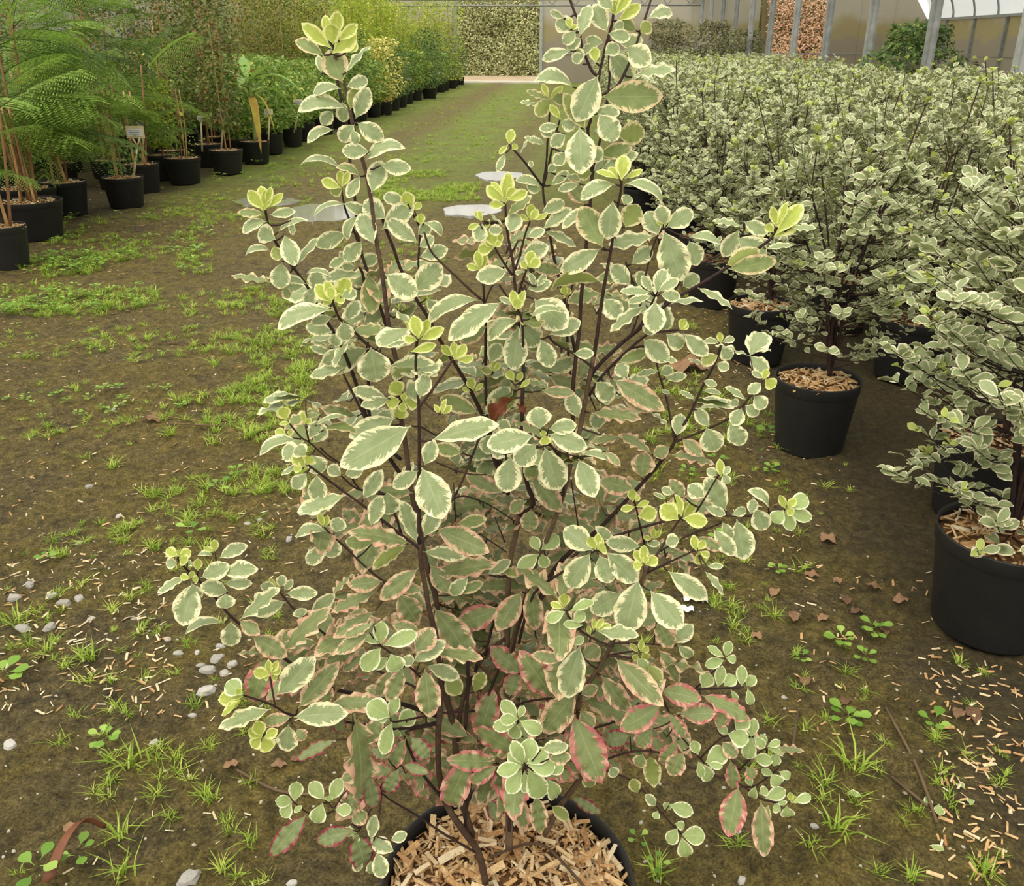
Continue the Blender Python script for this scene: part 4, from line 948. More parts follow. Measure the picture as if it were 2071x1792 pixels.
ASP = dict(g=0.50, l=0.56, y=0.46, u=0.50, p=0.42, r=0.42, w=0.40, b=0.4, G=0.5, U=0.5)
lf = []          # (kind, base3, axis3, normal, L, W, apparent size)
UPI = CR @ np.array([0, 1.0, 0])
for s in LEAVES.replace('\n', '').split(';'):
    q = s.split()
    if len(q) < 6: continue
    bx, by, tx, ty, w = map(float, q[:5])
    kd = q[5]
    dd = np.hypot(BR_PX[:, 0]-bx, BR_PX[:, 1]-by)
    j = int(np.argmin(dd))
    o = float(BR_O[j]) - 0.006 - random.random()*0.012
    if dd[j] > 9:            # short stalk from the branch to the leaf base
        p0 = at_plane(BR_PX[j, 0], BR_PX[j, 1], BR_O[j])
        p1 = at_plane(bx, by, o)
        lf.append(('stalk', p0, p1))
    B = at_plane(bx, by, o)
    app = math.hypot(tx-bx, ty-by)
    dep = (B-CAMP).dot(CR @ np.array([0, 0, -1.0]))
    up_img = -(ty-by)/(app+1e-6)
    if kd in 'y': tl = random.uniform(-0.25, 0.2)
    elif kd in 'GU': tl = random.uniform(-0.1, 0.25)
    elif up_img > 0.3: tl = random.uniform(-0.5, 0.1)       # tips that rise lean away
    else: tl = random.uniform(-0.1, 0.5)                    # others reach towards the path
    To = o - math.tan(tl)*app*dep/F_PX
    T = at_plane(tx, ty, To)
    ax = T-B
    L = float(np.linalg.norm(ax))*1.15
    v = CAMP-(B+T)/2
    v /= np.linalg.norm(v)
    a = ax/np.linalg.norm(ax)
    n0 = v-a*v.dot(a); n0 /= np.linalg.norm(n0)
    sd = np.cross(a, n0)
    wr = w*1.17*dep/F_PX
    Wd = max(wr, ASP[kd]*L*0.8)
    ph = math.acos(min(1.0, wr/Wd))
    if kd in 'GU':
        ph = max(ph, R(50)); Wd = max(Wd, wr/max(0.3, math.cos(ph))*0.9)
        Wd = min(Wd, L*0.55)
    s_ = 1.0 if sd[2] >= 0 else -1.0
    N = n0*math.cos(ph) + s_*sd*math.sin(ph)
    if kd in 'uU' and random.random() < 0.45:
        N = -n0*math.cos(ph) + s_*sd*math.sin(ph)
    lf.append((kd, B, a, N, L, Wd, app*w))

# leaves deeper in the crown, on short twigs, so that the crown is round
def inner_leaves(n):
    for _ in range(n):
        px, py = random.gauss(1030, 190), random.uniform(480, 1580)
        if py < 700: px = random.choice([random.gauss(760, 60), random.gauss(1060, 60), random.gauss(1210, 60)])
        if py > 1350: px = random.gauss(1020, 160)
        dd = np.hypot(BR_PX[:, 0]-px, BR_PX[:, 1]-py)
        j = int(np.argmin(dd))
        if dd[j] > 70: continue
        o = float(BR_O[j]) + random.uniform(0.03, 0.20)
        c = at_plane(px, py, o)
        lf.append(('stalk', at_plane(BR_PX[j, 0], BR_PX[j, 1], BR_O[j]), c))
        kd0 = 'p' if py > 1000 else random.choice('ggup')
        if py > 1350: kd0 = random.choice('prr')
        for k in range(random.randint(2, 4)):
            th = random.uniform(0, 6.28)
            a = np.array([math.cos(th), math.sin(th), random.uniform(-0.35, 0.45)])
            a /= np.linalg.norm(a)
            N = np.array([random.gauss(0, 0.3), random.gauss(0, 0.3), 1.0])
            L = random.uniform(0.045, 0.078)*(1.2 if py > 1000 else 0.9)
            lf.append((kd0, c, a, N, L, L*ASP[kd0], 400))
inner_leaves(210)
stalks = [x for x in lf if x[0] == 'stalk']
lf = [x for x in lf if x[0] != 'stalk']
VV, FF = [], []
for (_, p0, p1) in stalks:
    L = np.linalg.norm(p1-p0)
    if L < 1e-4: continue
    md = (p0+p1)/2 + np.array([0, 0, -0.06*L])
    V, F = tube_arrays(np.array([p0, md, p1])-MP, [0.0012, 0.001, 0.0008], 4, cap=False)
    FF += [tuple(i+len(VV) for i in f) for f in F]
    VV += V
o = link('leaf_stalks', mesh_np('leaf_stalks', VV, FF, M['bark']), main); o['kind'] = 'stuff'
lf.sort(key=lambda x: -x[6])
for it in lf[:300]:
    kd, B, a, N, L, Wd, _ = it
    Mx = leaf_frames(B[None], a[None], N[None], np.array([L]), np.array([Wd]))[0]
    m4 = Matrix([[*Mx[i], (B-MP)[i]] for i in range(3)] + [[0, 0, 0, 1]])
    flat = {'g': (0, 2, 4), 'p': (0, 4), 'r': (0, 3), 'w': (0, 3)}.get(kd)
    pick = LV[kd][random.choice(flat)] if flat and it[6] > 1500 else random.choice(LV[kd])
    link('leaf', pick[1], main, mat=m4)
rest = lf[300:]
parts_ = []
mats_ = [M[k] for k in 'glyuprwb']
for kd in sorted(set(x[0] for x in rest)):
    L_ = [x for x in rest if x[0] == kd]
    var = [v[0] for v in LV[kd]]
    B = np.array([x[1] for x in L_])-MP
    Mx = leaf_frames(B, np.array([x[2] for x in L_]), np.array([x[3] for x in L_]), np.array([x[4] for x in L_]), np.array([x[5] for x in L_]))
    vi = rng.integers(0, len(var), len(L_))
    VVv = np.stack([v[0] for v in var])[vi]
    P = np.einsum('kij,knj->kni', Mx, VVv)+B[:, None, :]
    n = VVv.shape[1]
    parts_.append((P.reshape(-1, 3), (var[0][1][None]+(np.arange(len(L_))*n)[:, None, None]).reshape(-1, 4), np.tile(var[0][2], (len(L_), 1)), np.repeat(rng.random(len(L_)), n), 'glyuprwb'.index(kd.lower())))
off, PV, PQ, PU, PR, PM = 0, [], [], [], [], []
for (v, q, u, r_, m_) in parts_:
    PV.append(v); PQ.append(q+off); PU.append(u); PR.append(r_); PM.append(np.full(len(q), m_)); off += len(v)
o = link('foliage', mesh_np('foliage', np.concatenate(PV), np.concatenate(PQ), mats_, np.concatenate(PU), np.concatenate(PR), np.concatenate(PM)), main)
o['kind'] = 'stuff'

# wood chips in the nearest pot: a heap below, single chips on top
cp = []
for i in range(1500):
    r_ = POT_R*0.93*math.sqrt(random.random()); t = random.uniform(0, 6.28)
    cp.append((r_*math.cos(t), r_*math.sin(t), POT_Z-0.016+0.006*random.random()-0.010*(r_/POT_R)**2))
cp = np.array(cp)
chip_stuff('small_chips', cp, [random.uniform(0.014, 0.028) for _ in cp], bed, 0.35)
k = 0
while k < 300:
    r_ = POT_R*0.92*math.sqrt(random.random()); t = random.uniform(0, 6.28)
    x, y = r_*math.cos(t), r_*math.sin(t)
    e = Matrix.Translation((x, y, POT_Z-0.006+0.008*random.random()-0.012*(r_/POT_R)**2)) @ Matrix.Rotation(random.uniform(0, 6.28), 4, 'Z') @ Matrix.Rotation(random.gauss(0, 0.25), 4, 'Y') @ Matrix.Rotation(random.uniform(-1, 1), 4, 'X') @ Matrix.Scale(random.choice([random.uniform(0.018, 0.032), random.uniform(0.028, 0.044)]), 4)
    link('bark_chip', random.choice(CHIP)[2], bed, mat=e)
    k += 1
# ---------------------------------------------------------------- block of variegated shrubs on the right
M['s'] = leaf_mat('small_variegated_leaf', lin(142, 154, 102), lin(164, 174, 124), lin(242, 238, 208), lin(236, 226, 188), 0.24, 0.34, under=lin(150, 158, 110), rib=lin(172, 184, 138), freq=5.0)
M['sy'] = leaf_mat('small_young_leaf', lin(168, 182, 84), lin(188, 200, 108), lin(226, 228, 150), None, 0.14, 0.2, under=lin(176, 188, 96), trans=0.3, freq=5.0)

def shrub_shape(seed, h, rad, ntw, per, leaf=0.042, low=0.03, lead=4):
    """stems and leaf frames of a bushy shrub rooted at z=0 (the soil)"""
    r_ = np.random.default_rng(seed)
    stems, B, A, N, L, K = [], [], [], [], [], []
    pts = []
    for i in range(6):
        th = 2*math.pi*i/6 + r_.random()
        rr = rad*r_.uniform(0.15, 0.75)
        top = np.array([rr*math.cos(th), rr*math.sin(th), h*r_.uniform(0.7, 1.0)])
        mid = np.array([0.35*top[0], 0.35*top[1], 0.45*top[2]]) + r_.normal(0, 0.02, 3)
        p = smooth_path([np.zeros(3), mid*0.5, mid, top], 4)
        stems.append((p, np.linspace(0.008, 0.003, len(p))))
        pts.append(p)
    for i in range(lead):       # leaders rising above the crown
        th = r_.random()*6.28
        top = np.array([rad*0.5*math.cos(th), rad*0.5*math.sin(th), h*r_.uniform(1.0, 1.13)])
        p = smooth_path([pts[i][6], (pts[i][6]+top)/2+r_.normal(0, 0.01, 3), top], 4)
        stems.append((p, np.linspace(0.005, 0.0025, len(p))))
        for k in range(22):
            q = p[int(len(p)*0.1)+int(r_.random()*(len(p)*0.9-1))]
            B.append(q); d = r_.normal(0, 1, 3); d[2] = abs(d[2])*0.5+0.2; A.append(d); N.append(np.array([-d[0]*.3, -d[1]*.3, 1.0])); L.append(leaf*r_.uniform(.7, 1.1)); K.append(0)
        for k in range(7):
            d = r_.normal(0, 0.6, 3); d[2] = 0.9
            B.append(top); A.append(d); N.append(np.array([-d[0], -d[1], 0.6])); L.append(leaf*r_.uniform(.5, .8)); K.append(1)
    allp = np.concatenate(pts)
    for i in range(ntw):
        t = low + (1-low)*r_.random()**0.75
        prof = math.sqrt(max(0.05, 1-((t-0.48)/0.62)**2))
        th = r_.random()*6.28
        rr = rad*prof*math.sqrt(r_.uniform(0.25, 1.0))
        tip = np.array([rr*math.cos(th), rr*math.sin(th), h*t+r_.normal(0, 0.02)])
        dd = np.linalg.norm((allp-(tip-np.array([0, 0, 0.13])))*np.array([1, 1, 1.3]), axis=1)
        root_ = allp[int(np.argmin(dd))]
        md = (root_+tip)/2 + np.array([0, 0, -0.02])
        p = smooth_path([root_, md, tip], 3)
        stems.append((p, np.linspace(0.002, 0.001, len(p))))
        tw = tip-md; tw /= np.linalg.norm(tw)+1e-6
        young = r_.random() < 0.28+0.5*max(0, t-0.6)
        for k in range(per):
            f = r_.random()**0.7
            q = root_*0.55*(1-f)**2+md*(1-0.55*(1-f)**2)+(tip-md)*f
            az = r_.random()*6.28
            d = tw*(0.25+0.5*f)+np.array([math.cos(az), math.sin(az), r_.uniform(-0.3, 0.4)])
            B.append(q); A.append(d)
            N.append(np.array([r_.normal(0, .35), r_.normal(0, .35), 0.8]) + 0.7*np.array([tip[0], tip[1], 0])/rad)
            yk = young and f > 0.8
            L.append(leaf*(r_.uniform(.45, .7) if yk else r_.uniform(.7, 1.15))); K.append(1 if yk else 0)
    return stems, np.array(B), np.array(A), np.array(N), np.array(L), np.array(K)

NEARV = [leaf_arrays(5, 4, a=1.0, b=0.7, fold=0.18, curl=c, wave=w, wf=1.6, arch=ar, seed=i) for i, (c, w, ar) in enumerate([(.15, .05, .1), (.3, .07, .08), (0, .06, .02), (.5, .05, .12)])]
FARV = [leaf_arrays(3, 2, a=1.0, b=0.6, fold=0.25, curl=c, seed=i, pet=0.0) for i, c in enumerate([.2, .6, 0])]
NEARM = [[mesh_np('shrub_leaf', v[0], v[1], M[k], v[2], np.full(len(v[0]), 0.2*i)) for i, v in enumerate(NEARV)] for k in ('s', 'sy')]

def stems_mesh(name, stems, n=4):
    VV, FF = [], []
    for p, rd in stems:
        V, F = tube_arrays(p, rd, n, cap=False)
        FF += [tuple(i+len(VV) for i in f) for f in F]
        VV += V
    return mesh_np(name, VV, FF, M['bark'])

def foliage_mesh(name, var, sh, sel=None, asp=0.6):
    st, B, A, N, L, K = sh
    if sel is not None: B, A, N, L, K = B[sel], A[sel], N[sel], L[sel], K[sel]
    Mx = leaf_frames(B, A, N, L, L*asp)
    return join_leaves(name, var, np.random.default_rng(1).integers(0, len(var), len(B)), B, Mx, [M['s'], M['sy']], K)

PROTO = []
for s_ in range(3):
    sh = shrub_shape(40+s_, 0.88, 0.37, 190, 12, leaf=0.046, lead=2, low=(0.04, 0.16, 0.18)[s_])
    PROTO.append(dict(sh=sh, fol=foliage_mesh('foliage_near', NEARV, sh), stem=stems_mesh('stems', sh[0])))
FARP = []
for s_ in range(3):
    sh = shrub_shape(60+s_, 0.88, 0.42, 190, 9, leaf=0.060, lead=1)
    FARP.append(dict(fol=foliage_mesh('foliage_far', FARV, sh), stem=stems_mesh('stems', sh[0][:11], 3)))
POT_MESH = {}
def shared_pot(rt, h, n=36):
    k = (round(rt, 2), round(h, 2))
    if k not in POT_MESH: POT_MESH[k] = pot_mesh('pot', k[0], k[1], n)
    return POT_MESH[k]
BED = {}
def shared_bed(rt, h, root):
    k = (round(rt, 2), round(h, 2))
    if k not in BED:
        o = mulch_bed(k[0], k[1]-0.015, root, 24, 7)
        cps = []
        for i in range(170):
            r_ = k[0]*0.9*math.sqrt(random.random()); t = random.uniform(0, 6.28)
            cps.append((r_*math.cos(t), r_*math.sin(t), k[1]-0.010+0.006*random.random()-0.012*(r_/k[0])**2))
        c = chip_stuff('wood_chips', np.array(cps), [random.uniform(0.02, 0.05) for _ in cps], o, 0.3)
        BED[k] = (o.data, c.data)
    else:
        o = link('mulch', BED[k][0], root)
        c = link('wood_chips', BED[k][1], o); c['kind'] = 'stuff'
    return o

def project(P):
    q = CR.T @ (np.asarray(P)-CAMP)
    return W_PX/2+F_PX*q[0]/-q[2], H_PX/2-F_PX*q[1]/-q[2], -q[2]

SHRUB_GROUP = 'potted variegated shrubs in the block beside the path'
def near_shrub(px, py, width, proto, rz, label, sc=1.0, nobj=200):
    c = ground(px, py, 0.29)
    dep = (c-CAMP).dot(CR @ np.array([0, 0, -1.0]))
    rt = max(0.15, min(0.19, width*dep/F_PX/2))
    base = np.array([c[0], c[1], 0.0])
    root = tag(empty('variegated_shrub', base, rz), label, 'shrub', SHRUB_GROUP)
    link('pot', shared_pot(rt, 0.29), root)
    shared_bed(rt, 0.29, root)
    st, B, A, N, L, K = PROTO[proto]['sh']
    sh_ = Matrix.Rotation(-rz, 4, 'Z') @ Vector((0.05, 0.03, 0)) if proto else Vector((0, 0, 0))
    off = Matrix.Translation((sh_.x, sh_.y, 0.28)) @ Matrix.Scale(sc, 4)
    link('stems', PROTO[proto]['stem'], root, mat=off)
    # the leaves that show largest become single leaves
    cz, sz = math.cos(rz), math.sin(rz)
    Wp = np.stack([B[:, 0]*cz-B[:, 1]*sz, B[:, 0]*sz+B[:, 1]*cz, B[:, 2]], 1)*sc + base + np.array([0, 0, .28])
    q = (Wp-CAMP) @ CR
    x, y = W_PX/2+F_PX*q[:, 0]/-q[:, 2], H_PX/2-F_PX*q[:, 1]/-q[:, 2]
    score = -q[:, 2] + 10*((x < 0) | (x > W_PX) | (y < 0) | (y > H_PX)) - 8*L
    order = np.argsort(score)
    one, rest_ = order[:nobj], order[nobj:]
    Mx = leaf_frames(B[one], A[one], N[one], L[one], L[one]*0.6)
    for i, j in enumerate(one):
        m4 = Matrix([[*Mx[i][r], B[j][r]] for r in range(3)]+[[0, 0, 0, 1]])
        link('leaf', NEARM[K[j]][int(j) % 4], root, mat=off @ m4)
    o = link('foliage', foliage_mesh('foliage', NEARV, PROTO[proto]['sh'], rest_), root, mat=off)
    o['kind'] = 'stuff'
    return base

placed = []
for a in [(2046, 1075, 285, 0, 0.3, 'nearest variegated shrub of the block, its pot cut by the picture edge', 1.08, 280),
          (1655, 762, 172, 1, 1.9, 'variegated shrub in the pot with a clear ring of mulch, second along the path', 1.0, 240),
          (1540, 612, 135, 2, 4.0, 'variegated shrub in the third black pot along the path edge', 0.98, 200),
          (2010, 880, 215, 2, 2.2, 'variegated shrub standing close behind the nearest shrub of the block', 1.02, 200),
          (1850, 640, 150, 0, 5.0, 'variegated shrub one row in from the pot with the clear mulch ring', 1.04, 160)]:
    placed.append(near_shrub(*a))

cand = []
for (px, py) in [(1372, 432), (1325, 398), (1298, 380), (1445, 520), (1700, 520), (1560, 470)]:
    p = ground(px, py, 0.29)
    cand.append((p[0], p[1], 0))
for k in range(6):
    y = (1.7 if k > 1 else 3.8) + 0.35*(k % 2)
    while y < 36:
        x = 0.92 + 0.6*k + random.uniform(-0.07, 0.07)
        cand.append((x, y+random.uniform(-.08, .08), k))
        y += 0.74 if y < 8 else (0.95 if y < 15 else 1.5)
ok = [(p[0], p[1]) for p in placed]
ORD = ['first', 'second', 'third', 'fourth', 'fifth', 'sixth', 'seventh', 'eighth', 'ninth', 'tenth', 'eleventh', 'twelfth'] + ['%dth' % i for i in range(13, 60)]
count = {}
cand.sort(key=lambda c: c[1])
for (x, y, row) in cand:
    if any((x-a)**2+(y-b)**2 < 0.5**2 for a, b in ok): continue
    px, py, dp = project((x-0.4, y, 0.8))
    if dp < 0.5 or px > W_PX+200 or px < 1040 or math.hypot(x, y) < 1.9: continue
    ok.append((x, y))
    near = y < 7.5
    count[row] = count.get(row, 0)+1
    lab = '%s variegated shrub of the %s row in from the path, %s' % (ORD[count[row]-1], ORD[row], 'counting from the near end' if y < 12 else 'toward the end wall')
    root = tag(empty('variegated_shrub', (x, y, 0), random.uniform(0, 6.28)), lab, 'shrub', SHRUB_GROUP if y < 12 else 'far variegated shrubs of the block')
    rt = 0.16
    link('pot', shared_pot(rt, 0.29), root)
    if near: shared_bed(rt, 0.29, root)
    P = random.choice(PROTO if near else FARP)
    off = Matrix.Translation((0, 0, 0.28)) @ Matrix.Scale(random.uniform(0.93, 1.1), 4)
    if y < 12: link('stems', P['stem'], root, mat=off)
    o = link('foliage', P['fol'], root, mat=off); o['kind'] = 'stuff'
# ---------------------------------------------------------------- plants of the left-hand block and behind
M['bamboo'] = plain('bamboo_cane', lin(206, 168, 112), lin(176, 134, 84), 12, 0.6)
M['stem_tan'] = plain('tan_stem', lin(150, 112, 76), lin(116, 82, 54), 20, 0.8)
M['tagc'] = plain('cream_tag', lin(236, 224, 190), lin(224, 206, 160), 5, 0.6)
M['paper'] = plain('white_paper_print', lin(240, 240, 238), lin(232, 232, 230), 5, 0.7)
M['ink'] = plain('grey_print', lin(120, 122, 128), lin(140, 142, 148), 5, 0.7)
FOL = dict(
    mimosa=simple_leaf('mimosa_leaflet', lin(84, 114, 46), lin(140, 166, 72), lin(150, 184, 82), trans=0.4),
    dark=simple_leaf('dark_leaf', lin(84, 98, 48), lin(136, 146, 74), lin(150, 112, 74), trans=0.25),
    bright=simple_leaf('bright_leaf', lin(92, 126, 50), lin(152, 178, 82), lin(204, 210, 108), trans=0.35),
    lime=simple_leaf('lime_leaf', lin(110, 146, 46), lin(178, 200, 74), lin(212, 216, 92), trans=0.4),
    jasmine=simple_leaf('climber_leaf', lin(136, 158, 52), lin(196, 210, 82), lin(222, 222, 104), trans=0.35),
    brownish=simple_leaf('brownish_climber_leaf', lin(104, 116, 50), lin(150, 156, 74), lin(152, 124, 74), trans=0.3),
    yellow=simple_leaf('yellow_variegated_leaf', lin(150, 160, 62), lin(228, 214, 110), lin(238, 230, 150), trans=0.3, c3amt=0.4),
    deep=simple_leaf('deep_green_leaf', lin(66, 92, 46), lin(110, 138, 68), lin(146, 164, 84), trans=0.25),
    grey=simple_leaf('grey_green_leaf', lin(108, 110, 76), lin(150, 148, 106), lin(88, 80, 60), trans=0.25),
    bank=simple_leaf('bank_leaf', lin(118, 130, 72), lin(196, 198, 138), lin(222, 218, 168), trans=0.35, c3amt=0.25),
    copper=simple_leaf('copper_leaf', lin(196, 152, 116), lin(224, 192, 160), lin(140, 134, 86), trans=0.3))
CARD = [leaf_arrays(2, 2, a=1.0, b=0.6, fold=0.3, curl=c, seed=3, pet=0.0) for c in (0.1, 0.5, 0.9)]

def card_foliage(name, mat, B, A, N, L, asp=0.5):
    Mx = leaf_frames(B, A, N, L, L*asp)
    return join_leaves(name, CARD, np.random.default_rng(2).integers(0, 3, len(B)), B, Mx, [mat])

def bush_fol(name, mat, n, h0, h1, rad, leaf, asp=0.5, seed=0, power=0.5, column=False):
    """leaves filling a crown between heights h0 and h1"""
    r_ = np.random.default_rng(seed)
    t = r_.random(n)
    prof = np.ones(n)*0.9 if column else np.sqrt(np.clip(1-((t-0.5)/0.56)**2, 0.05, 1))
    lump = 1+0.22*np.sin(t*17+seed)
    th = r_.random(n)*6.28
    rr = rad*prof*lump*r_.random(n)**power
    B = np.stack([rr*np.cos(th), rr*np.sin(th), h0+(h1-h0)*t], 1)
    A = np.stack([np.cos(th)+r_.normal(0, .7, n), np.sin(th)+r_.normal(0, .7, n), r_.normal(-.1, .5, n)], 1)
    N = np.stack([r_.normal(0, .45, n)+.3*np.cos(th), r_.normal(0, .45, n)+.3*np.sin(th), np.ones(n)], 1)
    return card_foliage(name, mat, B, A, N, leaf*r_.uniform(.6, 1.2, n), asp)

def stick(parent, p0, p1, r0, mat, name='stem', k=0.02):
    md = (np.array(p0)+np.array(p1))/2+np.array([random.uniform(-k, k), random.uniform(-k, k), 0])
    V, F = tube_arrays(smooth_path([p0, md, p1], 3), np.linspace(r0, r0*0.7, 7), 6)
    return link(name, mesh_np(name, V, F, mat), parent)

SPEC = {}
def spec(key, **kw): SPEC[key] = kw
spec('dark', fol=[bush_fol('foliage', FOL['dark'], 1500, 0.25, 1.75, 0.34, 0.07, 0.5, s) for s in (1, 2)], cane=1.9, name='bronze_green_shrub', cat='shrub')
spec('bright', fol=[bush_fol('foliage', FOL['bright'], 1300, 0.02, 0.95, 0.40, 0.085, 0.5, s) for s in (3, 4)], cane=0, name='leafy_green_bush', cat='bush')
spec('lime', fol=[bush_fol('foliage', FOL['lime'], 700, 0.1, 1.0, 0.32, 0.09, 0.55, s) for s in (5,)], cane=1.2, name='lime_green_bush', cat='bush')
spec('jasmine', fol=[bush_fol('foliage', FOL['jasmine'], 1700, 0.0, 2.3, 0.34, 0.075, 0.6, s, column=True) for s in (6, 7)], cane=2.5, name='climbing_plant', cat='climber')
spec('brownish', fol=[bush_fol('foliage', FOL['brownish'], 1500, 0.0, 2.2, 0.30, 0.06, 0.6, s, column=True) for s in (8, 9)], cane=2.5, name='climbing_plant', cat='climber')
spec('yellow', fol=[bush_fol('foliage', FOL['yellow'], 1500, 0.0, 1.25, 0.50, 0.085, 0.5, 10)], cane=0, name='yellow_variegated_bush', cat='bush')
spec('deep', fol=[bush_fol('foliage', FOL['deep'], 1400, 0.0, 1.25, 0.42, 0.07, 0.5, s) for s in (11, 12)], cane=0, name='deep_green_bush', cat='bush')
spec('thin', fol=[bush_fol('foliage', FOL['bright'], 160, 0.02, 0.4, 0.2, 0.05, 0.4, 13)], cane=0.7, name='young_potted_plant', cat='plant')

def potted(x, y, kind, label, group=None, rt=0.17, hp=0.27, sc=1.0, bedded=True, pot_lab=None):
    S = SPEC[kind]
    root = tag(empty(S['name'], (x, y, 0), random.uniform(0, 6.28)), label, S['cat'], group)
    link('pot', shared_pot(rt, hp), root)
    if bedded: shared_bed(rt, hp, root)
    off = Matrix.Translation((0, 0, hp)) @ Matrix.Scale(sc, 4)
    o = link('foliage', random.choice(S['fol']), root, mat=off); o['kind'] = 'stuff'
    stick(root, (0, 0, hp-0.03), (0.03, 0.02, hp+0.7*sc), 0.008, M['stem_tan'])
    if S['cane']:
        for q in range(2): stick(root, (0.05*(-1)**q, 0.04, hp-0.03), (0.10*(-1)**q, 0.05, hp+S['cane']*sc), 0.008, M['bamboo'], 'cane')
    return root

# feathery mimosa trees at the near end
def frond_mesh(seed):
    r_ = np.random.default_rng(seed)
    B, A, N, L = [], [], [], []
    V, F = tube_arrays([(0, 0, 0), (0, .25, .0), (0, .5, -.015), (0, .75, -.06), (0, 1, -.14)], [.006, .005, .004, .003, .002], 4)
    for i in range(9):
        t = 0.18+0.8*i/8
        z = -0.14*t**2.6
        ln = 0.42*math.sin(math.pi*(0.18+0.72*t))**0.8
        for sd in (-1, 1):
            d = np.array([sd*0.82, 0.57, -0.22]); d /= np.linalg.norm(d)
            for j in range(13):
                f = (j+0.6)/13
                c = np.array([0, t, z])+d*ln*f+np.array([0, 0, -0.10*f*f])
                for s2 in (-1, 1):
                    pr = np.array([-d[1]*s2*sd, d[0]*s2*sd, -0.12])+0.35*d
                    B.append(c); A.append(pr); N.append(np.array([r_.normal(0, .15), r_.normal(0, .15), 1.0])); L.append(0.064*r_.uniform(.85, 1.1)*math.sin(math.pi*(0.12+0.8*f))**0.4)
    B, A, N, L = map(np.array, (B, A, N, L))
    var = [leaf_arrays(2, 2, a=1, b=0.5, fold=0.1, pet=0.0)]
    Mx = leaf_frames(B, A, N, L, L*0.36)
    VV = np.stack([var[0][0]]*len(B))
    P = (np.einsum('kij,knj->kni', Mx, VV)+B[:, None, :]).reshape(-1, 3)
    n = VV.shape[1]
    Qd = (var[0][1][None]+(np.arange(len(B))*n)[:, None, None]).reshape(-1, 4)
    F4 = np.array([f for f in F if len(f) == 4])
    allV = np.concatenate([P, np.array(V)]); allQ = np.concatenate([Qd, F4+len(P)])
    base = r_.random()
    rn = np.concatenate([np.repeat(np.clip(base+r_.normal(0, .12, len(B)), 0, 1), n), np.zeros(len(V))])
    return mesh_np('frond', allV, allQ, FOL['mimosa'], rnd=rn)
FROND = [frond_mesh(s) for s in range(5)]

def mimosa(px, py, width, label, nst, nfr, ht, seed, dirs=None):
    r_ = random.Random(seed)
    c = ground(px, py, 0.30)
    dep = (c-CAMP).dot(CR @ np.array([0, 0, -1.0]))
    rt = min(0.24, width*dep/F_PX/2)
    root = tag(empty('mimosa_tree', (c[0], c[1], 0)), label, 'tree', 'mimosa trees in pots')
    link('pot', shared_pot(rt, 0.30), root)
    shared_bed(rt, 0.30, root)
    tops = []
    for i in range(nst):
        a = 6.28*i/nst+r_.random()
        p0 = np.array([0.05*math.cos(a), 0.05*math.sin(a), 0.27])
        p1 = np.array([0.16*math.cos(a), 0.16*math.sin(a), ht*r_.uniform(.75, 1.0)])
        stick(root, p0, p1, 0.011, M['stem_tan'])
        tops.append((p0, p1))
    for i in range(2):
        stick(root, (0.06*(-1)**i, -0.03, 0.27), (0.03*(-1)**i, -0.06, 1.0), 0.012, M['bamboo'], 'cane')
    for i in range(nfr):
        p0, p1 = tops[i % nst]
        f = r_.uniform(0.3, 1.02)
        b = p0+(p1-p0)*f
        az = r_.uniform(0, 6.28) if dirs is None or r_.random() < 0.35 else r_.choice(dirs)+r_.gauss(0, .5)
        el = r_.uniform(-0.35, 0.55) if f < 0.85 else r_.uniform(-0.1, 0.8)
        sc = r_.uniform(0.42, 0.68)
        m4 = Matrix.Translation(b) @ Matrix.Rotation(az, 4, 'Z') @ Matrix.Rotation(el, 4, 'X') @ Matrix.Rotation(r_.gauss(0, .25), 4, 'Y') @ Matrix.Scale(sc, 4)
        link('frond', FROND[r_.randrange(5)], root, mat=m4)
    return root
E_ = [-1.6, -1.2, -2.0]    # fronds reaching over the path
mimosa(60, 404, 122, 'feathery mimosa tree in the wide black pot with tan stems and canes', 4, 46, 1.75, 1, E_)
mimosa(124, 366, 92, 'mimosa tree in the pot just behind the wide one', 3, 40, 1.8, 2, E_)
mimosa(52, 378, 110, 'mimosa tree whose pot peeps out above the widest pot', 3, 30, 1.85, 3)
mimosa(4, 455, 90, 'mimosa tree in the pot cut by the left picture edge', 2, 16, 1.6, 4)
mimosa(225, 322, 70, 'mimosa tree in the second row behind the pot with the tall label', 3, 34, 1.85, 5, E_)
mimosa(285, 330, 70, 'small mimosa in the pot tucked behind the pot with the tall label', 2, 14, 1.3, 6, E_)

def pot_at(px, py, width, z=0.28):
    c = ground(px, py, z)
    dep = (c-CAMP).dot(CR @ np.array([0, 0, -1.0]))
    return c[0], c[1], min(0.22, max(0.12, width*dep/F_PX/2))
for (px, py, w, kind, sc, lab) in [
        (247, 357, 80, 'thin', 1.1, 'low fine-leaved plant in the black pot that holds the tall label'),
        (368, 318, 74, 'thin', 1.0, 'sparse young plant in a black pot with pale mulch, third from the wide pot'),
        (456, 302, 66, 'dark', 1.0, 'bronze-green upright shrub on a cane in the pot before the strap-leaved plant'),
        (328, 312, 60, 'lime', 0.8, 'yellowish young plant in the pot behind the sparse one'),
        (420, 290, 60, 'dark', 1.05, 'bronze-green shrub standing behind the upright one'),
        (478, 280, 56, 'bright', 0.95, 'green bush behind the strap-leaved plant'),
        (775, 205, 40, 'yellow', 1.0, 'yellow variegated bush at the path edge in front of climbers'),
        (868, 178, 30, 'deep', 1.2, 'dark green bush nearest the doorway at the row end')]:
    x, y, rt = pot_at(px, py, w)
    potted(x, y, kind, lab, None, rt, 0.28, sc)

